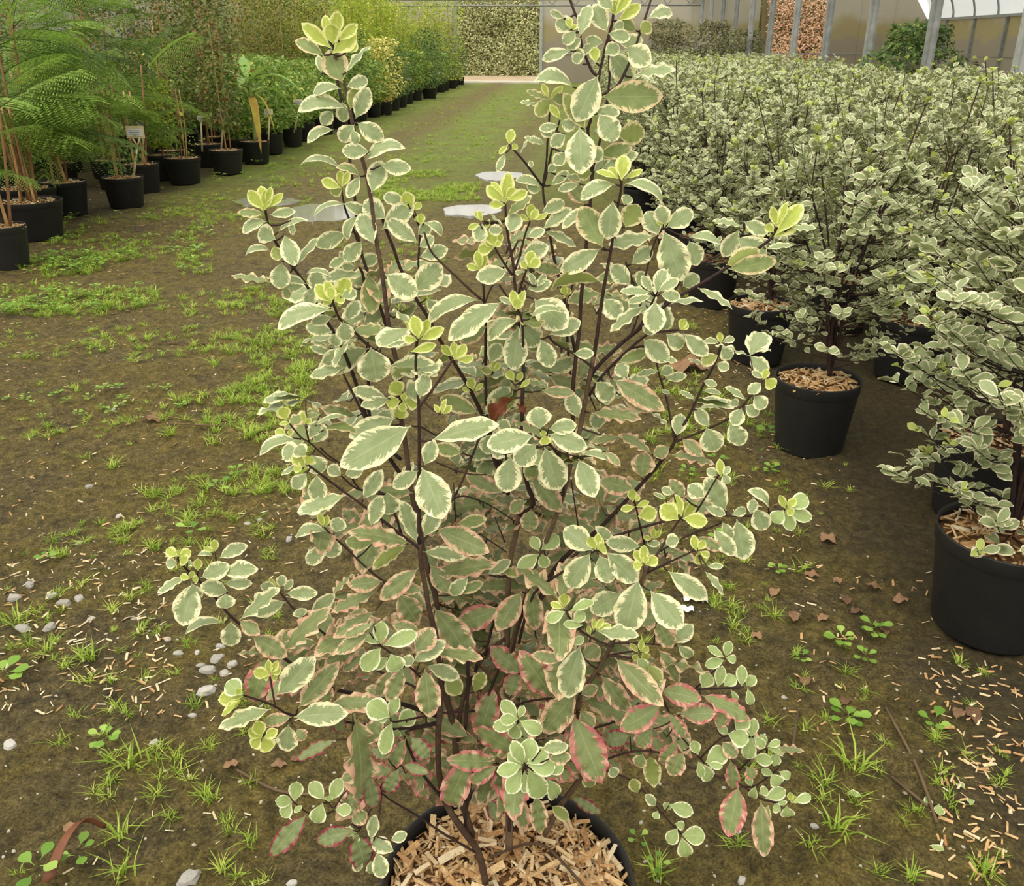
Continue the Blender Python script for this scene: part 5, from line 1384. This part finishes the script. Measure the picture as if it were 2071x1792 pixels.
# strap-leaved plant with a withered leaf
x, y, rt = pot_at(515, 285, 60)
root = tag(empty('strap_leaved_plant', (x, y, 0)), 'plant with long arching strap leaves and one withered yellow leaf', 'plant')
link('pot', shared_pot(rt, 0.28), root); shared_bed(rt, 0.28, root)
stick(root, (0, 0, .25), (0, 0, 1.05), 0.028, plain('green_stalk', lin(150, 168, 96), lin(120, 140, 70), 8, 0.5), 'stalk')
M['strap'] = plain('strap_leaf', lin(132, 170, 70), lin(160, 192, 92), 5, 0.4, trans=0.3)
M['wither'] = plain('withered_leaf', lin(206, 196, 84), lin(190, 140, 76), 9, 0.7, trans=0.2)
def strap(mat, az, z, ln, wd, droop, name='strap_leaf'):
    n = 14
    V, F = [], []
    for i in range(n+1):
        t = i/n
        yy, zz = ln*(t-0.25*droop*t*t), ln*(0.55*t-droop*t*t)
        w = wd*math.sin(math.pi*(0.12+0.88*t))**0.8
        V += [(-w, yy, zz+0.3*w), (0, yy, zz), (w, yy, zz+0.3*w)]
    for i in range(n):
        F += [(3*i, 3*i+1, 3*i+4, 3*i+3), (3*i+1, 3*i+2, 3*i+5, 3*i+4)]
    link(name, mesh_np(name, V, F, mat), root, mat=Matrix.Translation((0, 0, z)) @ Matrix.Rotation(az, 4, 'Z'))
for i, (az, z, ln, dr) in enumerate([(-1.5, .98, .75, .75), (1.7, 1.0, .7, .4), (-1.0, .85, .7, 1.0), (2.3, .9, .6, .7), (0.4, 1.03, .6, .2), (3.3, .95, .6, .6), (-2.2, 1.0, .6, .3)]):
    strap(M['strap'], az, z, ln*1.15, 0.065, dr)
strap(M['wither'], -2.6, .78, .55, 0.05, 1.7, 'withered_leaf')
strap(M['wither'], -1.6, .8, .45, 0.04, 1.5, 'withered_leaf')

# the rest of the left-hand block, row behind row
LEFT = {
    'bright': ('leafy green bush', 'green bushes of the left-hand block'),
    'dark': ('bronze-green shrub on canes', 'bronze-green shrubs of the left-hand block'),
    'lime': ('lime-green bush on the left', 'lime-green bushes of the left-hand block'),
    'brownish': ('brownish climber on tall canes', 'brownish climbers on canes'),
    'jasmine': ('bright green climber on canes', 'bright climbers on canes'),
    'deep': ('deep green bush on the left', 'deep green bushes of the left-hand block')}
taken = [(o.location.x, o.location.y) for o in COL.objects if o.type == 'EMPTY' and o.parent is None and o.get('category') and o.location.x < -2]
kc = {}
for k in range(6):
    yy = 5.4+0.4*(k % 2)
    while yy < 36:
        xx = -4.25-0.62*k+random.uniform(-.06, .06)
        step = 0.85 if yy < 14 else (1.0 if yy < 22 else 1.4)
        y0 = yy; yy += step
        if k == 0 and y0 < 13: continue
        if any((xx-a)**2+(y0-b)**2 < 0.52**2 for a, b in taken): continue
        px, py, dp = project((xx, y0, 0.9))
        if px < -330: continue
        if y0 < 9.5: kind = random.choice(['lime', 'dark', 'bright', 'bright'])
        elif y0 < 13: kind = random.choice(['dark', 'dark', 'bright', 'lime'])
        elif y0 < 17: kind = 'bright' if k < 4 else random.choice(['bright', 'brownish'])
        elif y0 < 21: kind = random.choice(['bright', 'deep']) if k < 2 else 'brownish'
        elif y0 < 30: kind = 'jasmine' if k > 0 else random.choice(['deep', 'bright'])
        else: kind = random.choice(['deep', 'jasmine'])
        lab, grp = LEFT[kind]
        kc[(kind, k)] = kc.get((kind, k), 0)+1
        lab = '%s, %s such in the %s row' % (lab, ORD[kc[(kind, k)]-1], ORD[k])
        potted(xx, y0, kind, lab, grp, 0.16, 0.27, random.uniform(.72, 1.15), bedded=y0 < 13)
        taken.append((xx, y0))

# plant labels on Y-shaped stakes
def plant_label(px, py, bx, by, w_px, lab, z0=0.28):
    """board centre at (px,py), stake foot at (bx,by)"""
    foot = ground(bx, by, z0)
    d = foot.dot(HV)
    top = at_dist(px, py, d)
    dep = (top-CAMP).dot(CR @ np.array([0, 0, -1.0]))
    w = w_px*dep/F_PX; h = w*0.62
    root = tag(empty('plant_label', foot), lab, 'label', 'plant labels on stakes')
    tp = top-foot
    rot = Matrix.Rotation(math.atan2(-tp[0]+foot[0]*0, 6)+YAW, 3, 'Z')
    link('stake', MB().tube([(0, 0, -0.04), tuple(tp-np.array([0, 0, h*1.15]))], 0.011, 5).mesh('stake', M['tagc']), root)
    for s_ in (-1, 1):
        link('fork', MB().tube([tuple(tp-np.array([0, 0, h*1.15])), tuple(tp+np.array([s_*w*0.22, 0, -h*0.45]))], 0.008, 5).mesh('fork', M['tagc']), root)
    b = link('board', MB().box(tuple(tp), (w, 0.008, h), None).mesh('board', M['tagc'], smooth=False), root)
    link('paper', MB().box((tp[0], tp[1]-0.006, tp[2]-h*0.05), (w*0.84, 0.003, h*0.6)).mesh('paper', M['paper'], smooth=False), b)
    for j in range(3):
        link('print', MB().box((tp[0]-w*0.03*j, tp[1]-0.009, tp[2]+h*(0.12-0.15*j)), (w*(0.7-0.1*j), 0.002, h*0.055)).mesh('print', M['ink'], smooth=False), b)
    return root
plant_label(273, 267, 268, 356, 37, 'cream label on a tall stake in the pot nearest the mimosas')
plant_label(287, 252, 286, 330, 27, 'label half hidden behind the tall cream label')
plant_label(405, 238, 408, 300, 14, 'small label before the bronze-green shrubs')
plant_label(449, 228, 446, 300, 24, 'label leaning in the bronze-green shrub pot')
plant_label(543, 226, 542, 283, 18, 'label in the pot of the strap-leaved plant')
plant_label(603, 207, 594, 262, 19, 'label on a long stake just beyond the strap-leaved plant')
plant_label(768, 168, 768, 203, 14, 'label in front of the yellow variegated bush')
plant_label(825, 161, 824, 185, 12, 'label between the yellow bush and the doorway')
plant_label(886, 146, 884, 172, 9, 'label nearest the doorway at the row end')

# far right: darker shrubs behind the block
x = at_Y(1395, 90, 24)
for (px, Y, key, lab, sc) in [(1350, 24, 'grey', 'grey-green fine-leaved shrub behind the far end of the block', 1.35), (1440, 22, 'grey', 'grey-green fine-leaved shrub beside its twin, nearer the steel posts', 1.3),
                              (1495, 25, 'grey', 'grey-green shrub against the first steel posts', 1.2), (1850, 13, 'deep', 'dark bush between the steel posts and the neighbouring bay', 1.15)]:
    p = at_Y(px, 120, Y)
    root = tag(empty('bushy_shrub', (p[0], Y, 0)), lab, 'shrub')
    link('pot', shared_pot(0.2, 0.3), root)
    f = bush_fol('foliage', FOL[key], 4200, 0.25, 1.45*sc, 0.62, 0.09, 0.45, int(px))
    o = link('foliage', f, root); o['kind'] = 'stuff'
    stick(root, (0, 0, .25), (0, 0, 1.0), .02, M['bark'])

# ivy bank outside the doorway, copper shrub outside the neighbouring bay
def bank(name, x0, x1, y0, h, n, mat, leaf, lab, cat, seed):
    r_ = np.random.default_rng(seed)
    X = r_.uniform(x0, x1, n); Z = h*r_.random(n)
    Yv = y0+0.35*Z+0.5*vnoise(X*1.1+seed, Z*1.1)+r_.normal(0, .12, n)
    B = np.stack([X, Yv, Z], 1)
    A = np.stack([r_.normal(0, 1, n), r_.normal(-.4, .4, n), r_.normal(-.3, .7, n)], 1)
    N = np.stack([r_.normal(0, .4, n), -0.8+r_.normal(0, .3, n), np.ones(n)*.7], 1)
    root = tag(empty(name, ((x0+x1)/2, y0, 0)), lab, cat)
    c = np.array([(x0+x1)/2, y0, 0])
    o = link('foliage', card_foliage('foliage', mat, B-c, A, N, leaf*r_.uniform(.6, 1.3, n), 0.6), root); o['kind'] = 'stuff'
    xs_ = np.linspace(x0-.2, x1+.2, 16); zs_ = np.linspace(0, h, 10)
    V = [(x-c[0], 0.45+0.35*z+0.5*float(vnoise(np.array([x*1.1+seed]), np.array([z*1.1]))[0]), z) for z in zs_ for x in xs_]
    Qd = [(j*16+i, j*16+i+1, (j+1)*16+i+1, (j+1)*16+i) for j in range(9) for i in range(15)]
    link('bank', mesh_np('bank', V, Qd, plain('dark_bank_earth', lin(92, 84, 56), lin(120, 104, 72), 1.5, 0.9)), root)  # dark brown earth backing behind the leaves
bank('ivy_bank', -7.5, 1.5, 45.5, 3.5, 15000, FOL['bank'], 0.12, 'pale leafy ivy bank filling the view through the doorway', 'hedge', 1)
bank('copper_hedge', 8.4, 11.6, 43.0, 3.4, 6000, FOL['copper'], 0.11, 'copper-coloured hedge seen through the gap in the neighbouring bay', 'hedge', 2)
bank('green_hedge', 4.0, 8.3, 43.8, 3.4, 5000, FOL['deep'], 0.12, 'dark green hedge seen through the gap beside the copper one', 'hedge', 3)
# ---------------------------------------------------------------- small things on the ground
def on_ground(px, py):
    p = ground(px, py)
    return p[0], p[1], ghv(p[0], p[1])
M['grass'] = simple_leaf('grass_blade', lin(130, 160, 52), lin(176, 200, 78), lin(204, 214, 106), trans=0.35)
M['weed'] = simple_leaf('weed_leaf', lin(98, 140, 48), lin(150, 186, 80), lin(170, 200, 96), trans=0.3)
M['stone'] = plain('grey_stone', lin(196, 192, 182), lin(150, 146, 136), 25, 0.85, 0.4, 60)
M['dead'] = plain('dead_leaf', lin(158, 124, 92), lin(100, 74, 54), 18, 0.85, trans=0.15)
M['twig'] = plain('dry_twig', lin(112, 92, 68), lin(86, 68, 50), 20, 0.85)

def blades(r_, n, h, spread, lean):
    V, F, rn = [], [], []
    for i in range(n):
        az = r_.uniform(0, 6.28); ln = h*r_.uniform(.55, 1.1); le = lean*r_.uniform(.3, 1.1); w = 0.0011+0.0011*r_.random()
        bx, by = spread*r_.gauss(0, .5), spread*r_.gauss(0, .5)
        d = np.array([math.cos(az), math.sin(az)]); s = np.array([-d[1], d[0]])*w
        v = r_.random()
        k = len(V)
        for (t, ww) in ((0, .8), (.5, 1.0), (1.0, .08)):
            c = np.array([bx, by])+d*ln*le*t**1.7
            z = ln*(t-0.35*le*t*t)
            V += [(c[0]-s[0]*ww, c[1]-s[1]*ww, z), (c[0]+s[0]*ww, c[1]+s[1]*ww, z)]
            rn += [v, v]
        F += [(k, k+1, k+3, k+2), (k+2, k+3, k+5, k+4)]
    return np.array(V), np.array(F), np.array(rn)
TUFT = []
for s_ in range(6):
    V, F, rn = blades(random.Random(s_), 24, 0.058, 0.018, 1.25)
    TUFT.append((V, F, rn, mesh_np('grass_tuft', V, F, M['grass'], rnd=rn)))

def weed_mesh(seed, n=6, ln=0.035):
    r_ = random.Random(seed)
    B, A, N, L = [], [], [], []
    for i in range(n):
        az = 6.28*i/n+r_.uniform(-.3, .3); q = r_.uniform(0.3, 1)
        B.append((0.006*math.cos(az), 0.006*math.sin(az), 0.004+0.02*q)); A.append((math.cos(az), math.sin(az), .35*q)); N.append((0, 0, 1)); L.append(ln*r_.uniform(.6, 1.1))
    B, A, N, L = map(lambda a: np.array(a, float), (B, A, N, L))
    return B, A, N, L
WEEDV = [leaf_arrays(7, 4, a=1.3, b=0.6, fold=0.2, curl=.2, seed=1, pet=.25)]
WEED = []
for s_ in range(5):
    B, A, N, L = weed_mesh(s_, 4+s_)
    WEED.append(((B, A, N, L), join_leaves('weed', WEEDV, np.zeros(len(B), int), B, leaf_frames(B, A, N, L, L*.6), [M['weed']])))

# --- grass that nobody could count: fine blades over the path and along the rows
def grass_stuff(name, lab, regions, scale=1.0):
    VV, FF, RR, off = [], [], [], 0
    for (x0, y0, x1, y1, n, sc) in regions:
        for _ in range(n):
            px, py = random.uniform(x0, x1), random.uniform(y0, y1)
            p = ground(px, py)
            if vnoise(np.array([p[0]*2.3]), np.array([p[1]*2.3]))[0] < 0.30+0.2*random.random(): continue
            V, F, rn, _m = random.choice(TUFT)
            a = random.uniform(0, 6.28); s = sc*random.uniform(.5, 1.2)
            c, s2 = math.cos(a), math.sin(a)
            P = np.stack([V[:, 0]*c-V[:, 1]*s2, V[:, 0]*s2+V[:, 1]*c, V[:, 2]], 1)*s+np.array([p[0], p[1], ghv(p[0], p[1])-.004])
            VV.append(P); FF.append(F+off); RR.append(np.clip(rn+random.gauss(0, .2), 0, 1)); off += len(V)
    me = mesh_np(name, np.concatenate(VV), np.concatenate(FF), M['grass'], rnd=np.concatenate(RR))
    tag(link(name, me), lab, 'grass', kind='stuff')
grass_stuff('path_grass', 'low bright grass growing in strips along the path', [
    (700, 178, 1060, 235, 330, 1.2), (760, 235, 1050, 330, 420, 1.0), (760, 350, 970, 408, 700, 1.1), (540, 290, 720, 380, 260, .9), (880, 180, 1200, 260, 200, 1.1),
    (330, 400, 640, 480, 200, .8), (600, 470, 900, 640, 200, .8), (1240, 560, 1420, 760, 140, .9)])
grass_stuff('verge_grass', 'fresh grass and seedlings along the edge of the left-hand pots', [
    (0, 520, 330, 640, 330, 1.0), (90, 440, 430, 560, 360, .9), (300, 380, 520, 450, 160, .8), (180, 560, 620, 760, 260, .8), (440, 560, 640, 820, 200, .9), (330, 760, 640, 1000, 260, .75), (0, 600, 300, 900, 120, .6), (100, 900, 560, 1120, 130, .7)])
grass_stuff('thin_grass', 'thin stray grass blades on the bare mud', [(0, 1100, 560, 1790, 120, .6), (1300, 900, 1720, 1300, 110, .6), (1500, 1300, 2071, 1790, 50, .6), (1300, 700, 1560, 900, 90, .8)])

# --- single tufts and weeds
TL = {'l': 'separate grass tuft on the mud left of the tall shrub', 'r': 'separate grass tuft on the mud right of the tall shrub'}
tufts = [(505, 890, 1.3), (520, 700, 1.3), (610, 760, 1.2), (435, 745, 1.1), (560, 640, 1.2), (230, 950, 1.0), (525, 1000, 1.2), (380, 1060, 1.0), (345, 885, 1.1), (250, 1070, 1.0), (180, 1330, 1.1), (95, 1320, .9), (270, 1545, 1.2),
         (240, 1690, 1.0), (250, 1760, .9), (25, 1260, 1.1), (285, 1280, .8), (470, 820, 1.2), (640, 560, 1.2), (300, 690, 1.0), (430, 900, 1.1), (590, 830, 1.1), (640, 690, 1.2), (355, 1530, .7), (300, 1000, .9), (160, 800, .8), (420, 1120, .8),
         (1725, 1560, 1.3), (1690, 1690, 1.2), (1620, 1150, .9), (1480, 1270, .8), (1330, 1770, .9), (1490, 1720, .7), (1640, 1720, .7), (1425, 800, 1.0), (1330, 950, .9), (1490, 1115, .8), (1890, 1500, .6), (1990, 1770, .9), (1660, 1590, .8), (1560, 1240, .8)]
for (px, py, s) in tufts:
    x, y, z = on_ground(px, py)
    o = link('grass_tuft', random.choice(TUFT)[3], mat=Matrix.Translation((x, y, z-.003)) @ Matrix.Rotation(random.uniform(0, 6.28), 4, 'Z') @ Matrix.Scale(s, 4))
    tag(o, TL['l' if px < 1000 else 'r'], 'grass', 'grass tufts ' + ('left' if px < 1000 else 'right') + ' of the tall shrub')
weeds = [(95, 1135, 1.0), (390, 1080, 1.5), (215, 1505, 1.1), (160, 1735, 1.2), (80, 1770, 1.5), (10, 1380, 1.6), (440, 990, 1.3), (480, 960, 1.0), (120, 520, 1.8), (70, 560, 2.0), (200, 545, 1.6), (30, 590, 1.8), (300, 480, 1.5), (160, 600, 1.6),
         (1555, 890, 1.9), (1640, 912, 1.6), (1440, 1000, 1.4), (1770, 1275, 1.2), (1700, 1300, 1.2), (1450, 940, 1.2), (1560, 960, 1.0), (1710, 1465, 1.3), (1885, 1480, 1.2), (1390, 960, 1.0), (1620, 1340, .8), (1570, 1150, .9), (1330, 1755, .7), (1290, 1705, .7), (1750, 1330, .9), (1460, 1100, 1.2)]
for (px, py, s) in weeds:
    x, y, z = on_ground(px, py)
    o = link('weed', random.choice(WEED)[1], mat=Matrix.Translation((x, y, z)) @ Matrix.Rotation(random.uniform(0, 6.28), 4, 'Z') @ Matrix.Scale(s, 4))
    sd = 'left' if px < 1000 else 'right'
    tag(o, 'small broad-leaved weed on the mud to the %s of the tall shrub' % sd, 'weed', 'broad-leaved weeds to the %s' % sd)

# --- broad seedlings crowding along the left-hand pots
Bs, As, Ns, Ls = [], [], [], []
for (x0, y0, x1, y1, n) in [(0, 520, 300, 650, 150), (90, 440, 430, 560, 120), (430, 330, 560, 400, 40), (0, 640, 420, 860, 60)]:
    for _ in range(n):
        p = ground(random.uniform(x0, x1), random.uniform(y0, y1))
        if vnoise(np.array([p[0]*2.3]), np.array([p[1]*2.3]))[0] < 0.42: continue
        B, A, N, L = random.choice(WEED)[0]
        s = random.uniform(.7, 1.7)*(1.0 if y0 < 600 else .6)
        a = random.uniform(0, 6.28); rz = np.array([[math.cos(a), -math.sin(a), 0], [math.sin(a), math.cos(a), 0], [0, 0, 1]])
        Bs.append((B*s) @ rz.T + np.array([p[0], p[1], ghv(p[0], p[1])+.01*s])); As.append(A @ rz.T); Ns.append(N); Ls.append(L*s)
Bs, As, Ns, Ls = map(np.concatenate, (Bs, As, Ns, Ls))
tag(link('verge_weeds', join_leaves('verge_weeds', WEEDV, np.zeros(len(Bs), int), Bs, leaf_frames(Bs, As, Ns, Ls, Ls*.6), [M['weed']])), 'fresh broad-leaved seedlings crowding the verge of the left-hand pots', 'weeds', kind='stuff')

# --- stones
def stone_mesh(seed):
    r_ = np.random.default_rng(seed)
    V, F = [(0, 0, .42)], []
    for j, (rr, z) in enumerate(((.38, .36), (.5, .1), (.42, -.15))):
        for i in range(8):
            a = 6.28*i/8
            k = rr*r_.uniform(.8, 1.15)
            V.append((k*math.cos(a), 0.75*k*math.sin(a), z*r_.uniform(.8, 1.1)))
    for i in range(8):
        F.append((0, 1+i, 1+(i+1) % 8))
        for j in range(2): F.append((1+8*j+i, 9+8*j+i, 9+8*j+(i+1) % 8, 1+8*j+(i+1) % 8))
    return mesh_np('stone', V, F, M['stone'], smooth=False)
STONE = [stone_mesh(s) for s in range(6)]
big_stones = [(418, 1400, 36), (420, 1355, 34), (440, 1335, 30), (455, 1365, 26), (470, 1345, 22), (405, 1345, 20), (400, 1325, 14), (360, 1322, 22), (445, 1310, 20), (130, 1222, 30), (160, 1210, 24), (105, 1210, 20), (185, 1255, 18), (60, 1185, 22), (30, 1215, 24), (585, 1093, 20), (100, 1270, 26),
              (20, 1505, 28), (380, 1780, 46), (592, 1785, 22), (1645, 1680, 17), (1494, 1690, 14), (1500, 1782, 22), (1305, 1742, 10), (1296, 1670, 10), (1462, 1605, 12), (1585, 1415, 12), (525, 1050, 12), (160, 1092, 16), (500, 1055, 18), (270, 1250, 16), (45, 1270, 30), (340, 1300, 16), (480, 1395, 16), (390, 1450, 18), (310, 1500, 20), (240, 1040, 16), (180, 985, 18), (230, 830, 12)]
for (px, py, w) in big_stones:
    x, y, z = on_ground(px, py)
    s = w*np.linalg.norm(np.array([x, y, z])-CAMP)/F_PX
    o = link('stone', random.choice(STONE), mat=Matrix.Translation((x, y, z-.002)) @ Matrix.Rotation(random.uniform(0, 6.28), 4, 'Z') @ Matrix.Diagonal((s, s, s*.75, 1)))
    sd = 'left' if px < 1000 else 'right'
    tag(o, 'grey stone lying on the mud to the %s of the tall shrub' % sd, 'stone', 'stones to the %s' % sd)

# --- loose wood chips and litter
M['chip4'] = plain('weathered_wood_chip', lin(226, 212, 178), lin(196, 176, 140), 14, .85)
PALE = [(None, None, mesh_np('pale_chip', CHIP[k][0]*np.array([1, .8, .6]), CHIP[k][1], M['chip4'], smooth=False)) for k in range(12)]
rs = empty('pebble_litter', (0, 0, 0)); tag(rs, 'fine pale pebbles and straw bits strewn over the mud', 'pebbles', kind='stuff')
VVp, FFp, offp = [], [], 0
SV = [np.array([v.co for v in m_.vertices]) for m_ in STONE]; SF = [[tuple(p_.vertices) for p_ in m_.polygons] for m_ in STONE]
for (x0, y0, x1, y1, n) in [(0, 620, 640, 1130, 200), (0, 1130, 700, 1790, 150), (1300, 800, 2000, 1790, 120)]:
    for _ in range(n):
        x, y, z = on_ground(random.uniform(x0, x1), random.uniform(y0, y1))
        if math.hypot(x-POT_X, y-POT_Y) < POT_R+.02: continue
        k = random.randrange(6); s = random.uniform(.003, .011); a = random.uniform(0, 6.28)
        P = SV[k]*s
        P = np.stack([P[:, 0]*math.cos(a)-P[:, 1]*math.sin(a), P[:, 0]*math.sin(a)+P[:, 1]*math.cos(a), P[:, 2]*.7], 1)+np.array([x, y, z])
        VVp.append(P); FFp += [tuple(i+offp for i in f) for f in SF[k]]; offp += len(P)
link('pebbles', mesh_np('pebbles', np.concatenate(VVp), FFp, plain('dull_pebble', lin(176, 168, 148), lin(130, 120, 100), 40, .9), smooth=False), rs)['kind'] = 'stuff'
def scatter(n, rect, lo, hi, lab, grp):
    for _ in range(n):
        px, py = random.uniform(rect[0], rect[2]), random.uniform(rect[1], rect[3])
        x, y, z = on_ground(px, py)
        if math.hypot(x-POT_X, y-POT_Y) < POT_R+.03: continue
        e = Matrix.Translation((x, y, z+.003)) @ Matrix.Rotation(random.uniform(0, 6.28), 4, 'Z') @ Matrix.Rotation(random.gauss(0, .12), 4, 'Y') @ Matrix.Scale(random.uniform(lo, hi), 4)
        tag(link('wood_chip', random.choice(PALE if px < 1000 else CHIP)[2], mat=e), lab, 'wood chip', grp)
scatter(115, (0, 1110, 340, 1440), .013, .032, 'pale wood chip in the litter near the pile of grey stones', 'wood chips near the stones')
scatter(40, (250, 950, 700, 1480), .012, .028, 'loose wood chip on the mud behind the low left branches', 'wood chips behind the low left branches')
scatter(20, (100, 1480, 760, 1790), .01, .024, 'loose wood chip on the mud at the lower left', 'wood chips at the lower left')
scatter(85, (1880, 1290, 2071, 1780), .014, .03, 'wood chip in the spill below the nearest right-hand pot', 'wood chips below the nearest right-hand pot')
scatter(38, (1600, 1130, 1950, 1500), .012, .028, 'loose wood chip on the dark earth before the right-hand pots', 'wood chips before the right-hand pots')
sp_ = []
for (x0, y0, x1, y1, n) in [(0, 620, 640, 1130, 260), (1360, 560, 1560, 760, 220), (1300, 760, 1700, 1150, 120), (120, 370, 520, 480, 420), (0, 480, 250, 560, 120), (1290, 400, 1420, 480, 120), (0, 1110, 340, 1440, 150), (250, 950, 700, 1480, 60), (1900, 1290, 2071, 1780, 110), (1600, 1130, 1950, 1500, 50)]:
    for _ in range(n):
        x, y, z = on_ground(random.uniform(x0, x1), random.uniform(y0, y1)); sp_.append((x, y, z+.003))
r0 = empty('chip_litter', (0, 0, 0)); tag(r0, 'fine wood chip litter strewn between path and pots', 'wood chips', kind='stuff')
chip_stuff('litter', np.array(sp_), [random.uniform(.01, .026) for _ in sp_], r0, .1)

# --- fallen leaves, twigs, bits
DEADM = []
for s_ in range(4):
    a = leaf_arrays(14, 6, a=.95, b=.75, fold=.25, curl=.1, arch=.12, wave=.16, wf=2.2, seed=s_, twist=.15)
    DEADM.append(mesh_np('fallen_leaf', a[0], a[1], M['dead'], a[2], np.zeros(len(a[0]))))
for (px, py, w) in [(1692, 1100, 34), (1450, 1010, 30), (1560, 1205, 28), (1660, 1160, 24), (1710, 1205, 24), (1605, 1240, 26), (1655, 1255, 26), (1700, 1180, 20), (1720, 1240, 24), (1960, 1435, 34), (1930, 1470, 28), (1540, 1300, 22), (1625, 1390, 26), (1700, 1430, 24), (1790, 1260, 26), (1840, 1210, 26), (1750, 1180, 24),
                    (545, 1550, 26), (585, 1545, 22), (560, 1390, 20), (300, 850, 34), (140, 1660, 24), (450, 1560, 26), (1440, 748, 70), (1490, 740, 80)]:
    x, y, z = on_ground(px, py)
    s = w*np.linalg.norm(np.array([x, y, z])-CAMP)/F_PX*1.3
    o = link('fallen_leaf', random.choice(DEADM), mat=Matrix.Translation((x, y, z+.006)) @ Matrix.Rotation(random.uniform(0, 6.28), 4, 'Z') @ Matrix.Diagonal((s*.6, s, s, 1)))
    sd = 'left' if px < 1000 else 'right'
    tag(o, 'dry brown fallen leaf on the ground to the %s of the tall shrub' % sd, 'leaf', 'fallen leaves to the %s' % sd)
FREE = [mesh_np('petal_leaf', v[0][0], v[0][1], M['l'], v[0][2], np.full(len(v[0][0]), .4)) for v in LV['l']]
for (px, py, w) in [(1545, 1890-0, 0), (1895, 1640, 30), (1870, 1620, 24), (1740, 1625, 26), (1960, 1640, 20), (1950, 1605, 26), (1875, 1725, 24)]:
    if not w: continue
    x, y, z = on_ground(px, py)
    s = w*np.linalg.norm(np.array([x, y, z])-CAMP)/F_PX
    o = link('fallen_leaf', random.choice(FREE), mat=Matrix.Translation((x, y, z+.005)) @ Matrix.Rotation(random.uniform(0, 6.28), 4, 'Z') @ Matrix.Diagonal((s*.6, s, s, 1)))
    tag(o, 'pale green fallen leaf at the lower right', 'leaf', 'pale fallen leaves')
for (pts, lab) in [([(1790, 1440), (1850, 1560), (1890, 1680)], 'long dry twig lying on the mud below the right-hand pots'), ([(1598, 1545), (1612, 1450)], 'short dry twig beside the low right branches'),
                   ([(1800, 1590), (1870, 1650)], 'thin dry twig across the lower right mud'), ([(320, 700), (450, 700)], 'thin stick on the mossy wheel track'), ([(345, 868), (450, 870)], 'pale stick among the grass tufts'),
                   ([(480, 1560), (560, 1600), (640, 1615)], 'dry stick under the lowest left branches')]:
    P = [np.array(on_ground(*q))+np.array([0, 0, .007]) for q in pts]
    c = P[0].copy()
    V, F = tube_arrays(smooth_path([p-c for p in P], 4), .0035, 5)
    tag(link('twig', mesh_np('twig', V, F, M['twig']), loc=c), lab, 'twig')
# brown strap of a dead leaf at the lower left
P = [np.array(on_ground(*q)) for q in [(100, 1792), (140, 1745), (180, 1705), (215, 1685)]]
P = smooth_path([p+np.array([0, 0, h]) for p, h in zip(P, (.02, .06, .07, .03))], 4)
V, F = [], []
for i, p in enumerate(P):
    t = i/(len(P)-1); w = 0.011*(1-.6*t)
    V += [p+np.array([-w, -w*.4, 0]), p+np.array([0, 0, -.004]), p+np.array([w, w*.4, .004])]
for i in range(len(P)-1): F += [(3*i, 3*i+1, 3*i+4, 3*i+3), (3*i+1, 3*i+2, 3*i+5, 3*i+4)]
c = P[0].copy()
o = link('dead_strap', mesh_np('dead_strap', [v-c for v in V], F, plain('rusty_brown_leaf', lin(92, 54, 36), lin(124, 78, 52), 20, .6)), loc=c)
md = o.modifiers.new('thick', 'SOLIDIFY'); md.thickness = .002
tag(o, 'rusty brown dried strap leaf curling up at the lower left corner', 'leaf')
# grey twig lying across the mulch of the nearest pot
c = np.array([POT_X, POT_Y, POT_Z+.004])
V, F = tube_arrays(smooth_path([(-.03, .03, .01), (.04, .06, .012), (.09, .02, .008), (.15, -.06, .006)], 4), .0024, 5)
tag(link('twig', mesh_np('twig', V, F, M['twig']), loc=c), 'grey twig lying across the mulch of the nearest pot', 'twig')
# crumpled scraps of white plastic behind the low right branches
M['scrap'] = plain('white_plastic_scrap', lin(238, 236, 232), lin(214, 212, 206), 30, .4)
for (px, py, w, lab) in [(1405, 1212, 46, 'crumpled white plastic scrap on the mud behind the low right branches'), (1390, 1235, 24, 'small torn bit of white plastic beside the larger scrap')]:
    x, y, z = on_ground(px, py)
    s = w*np.linalg.norm(np.array([x, y, z])-CAMP)/F_PX
    r_ = np.random.default_rng(px)
    n = 7
    V = [((i/(n-1)-.5)*s, (j/(n-1)-.5)*s*.7, .006+.25*s*r_.random()) for j in range(n) for i in range(n)]
    Q = [(j*n+i, j*n+i+1, (j+1)*n+i+1, (j+1)*n+i) for j in range(n-1) for i in range(n-1)]
    o = link('plastic_scrap', mesh_np('plastic_scrap', V, Q, M['scrap'], smooth=False), loc=(x, y, z))
    md = o.modifiers.new('thick', 'SOLIDIFY'); md.thickness = .001
    tag(o, lab, 'plastic scrap')
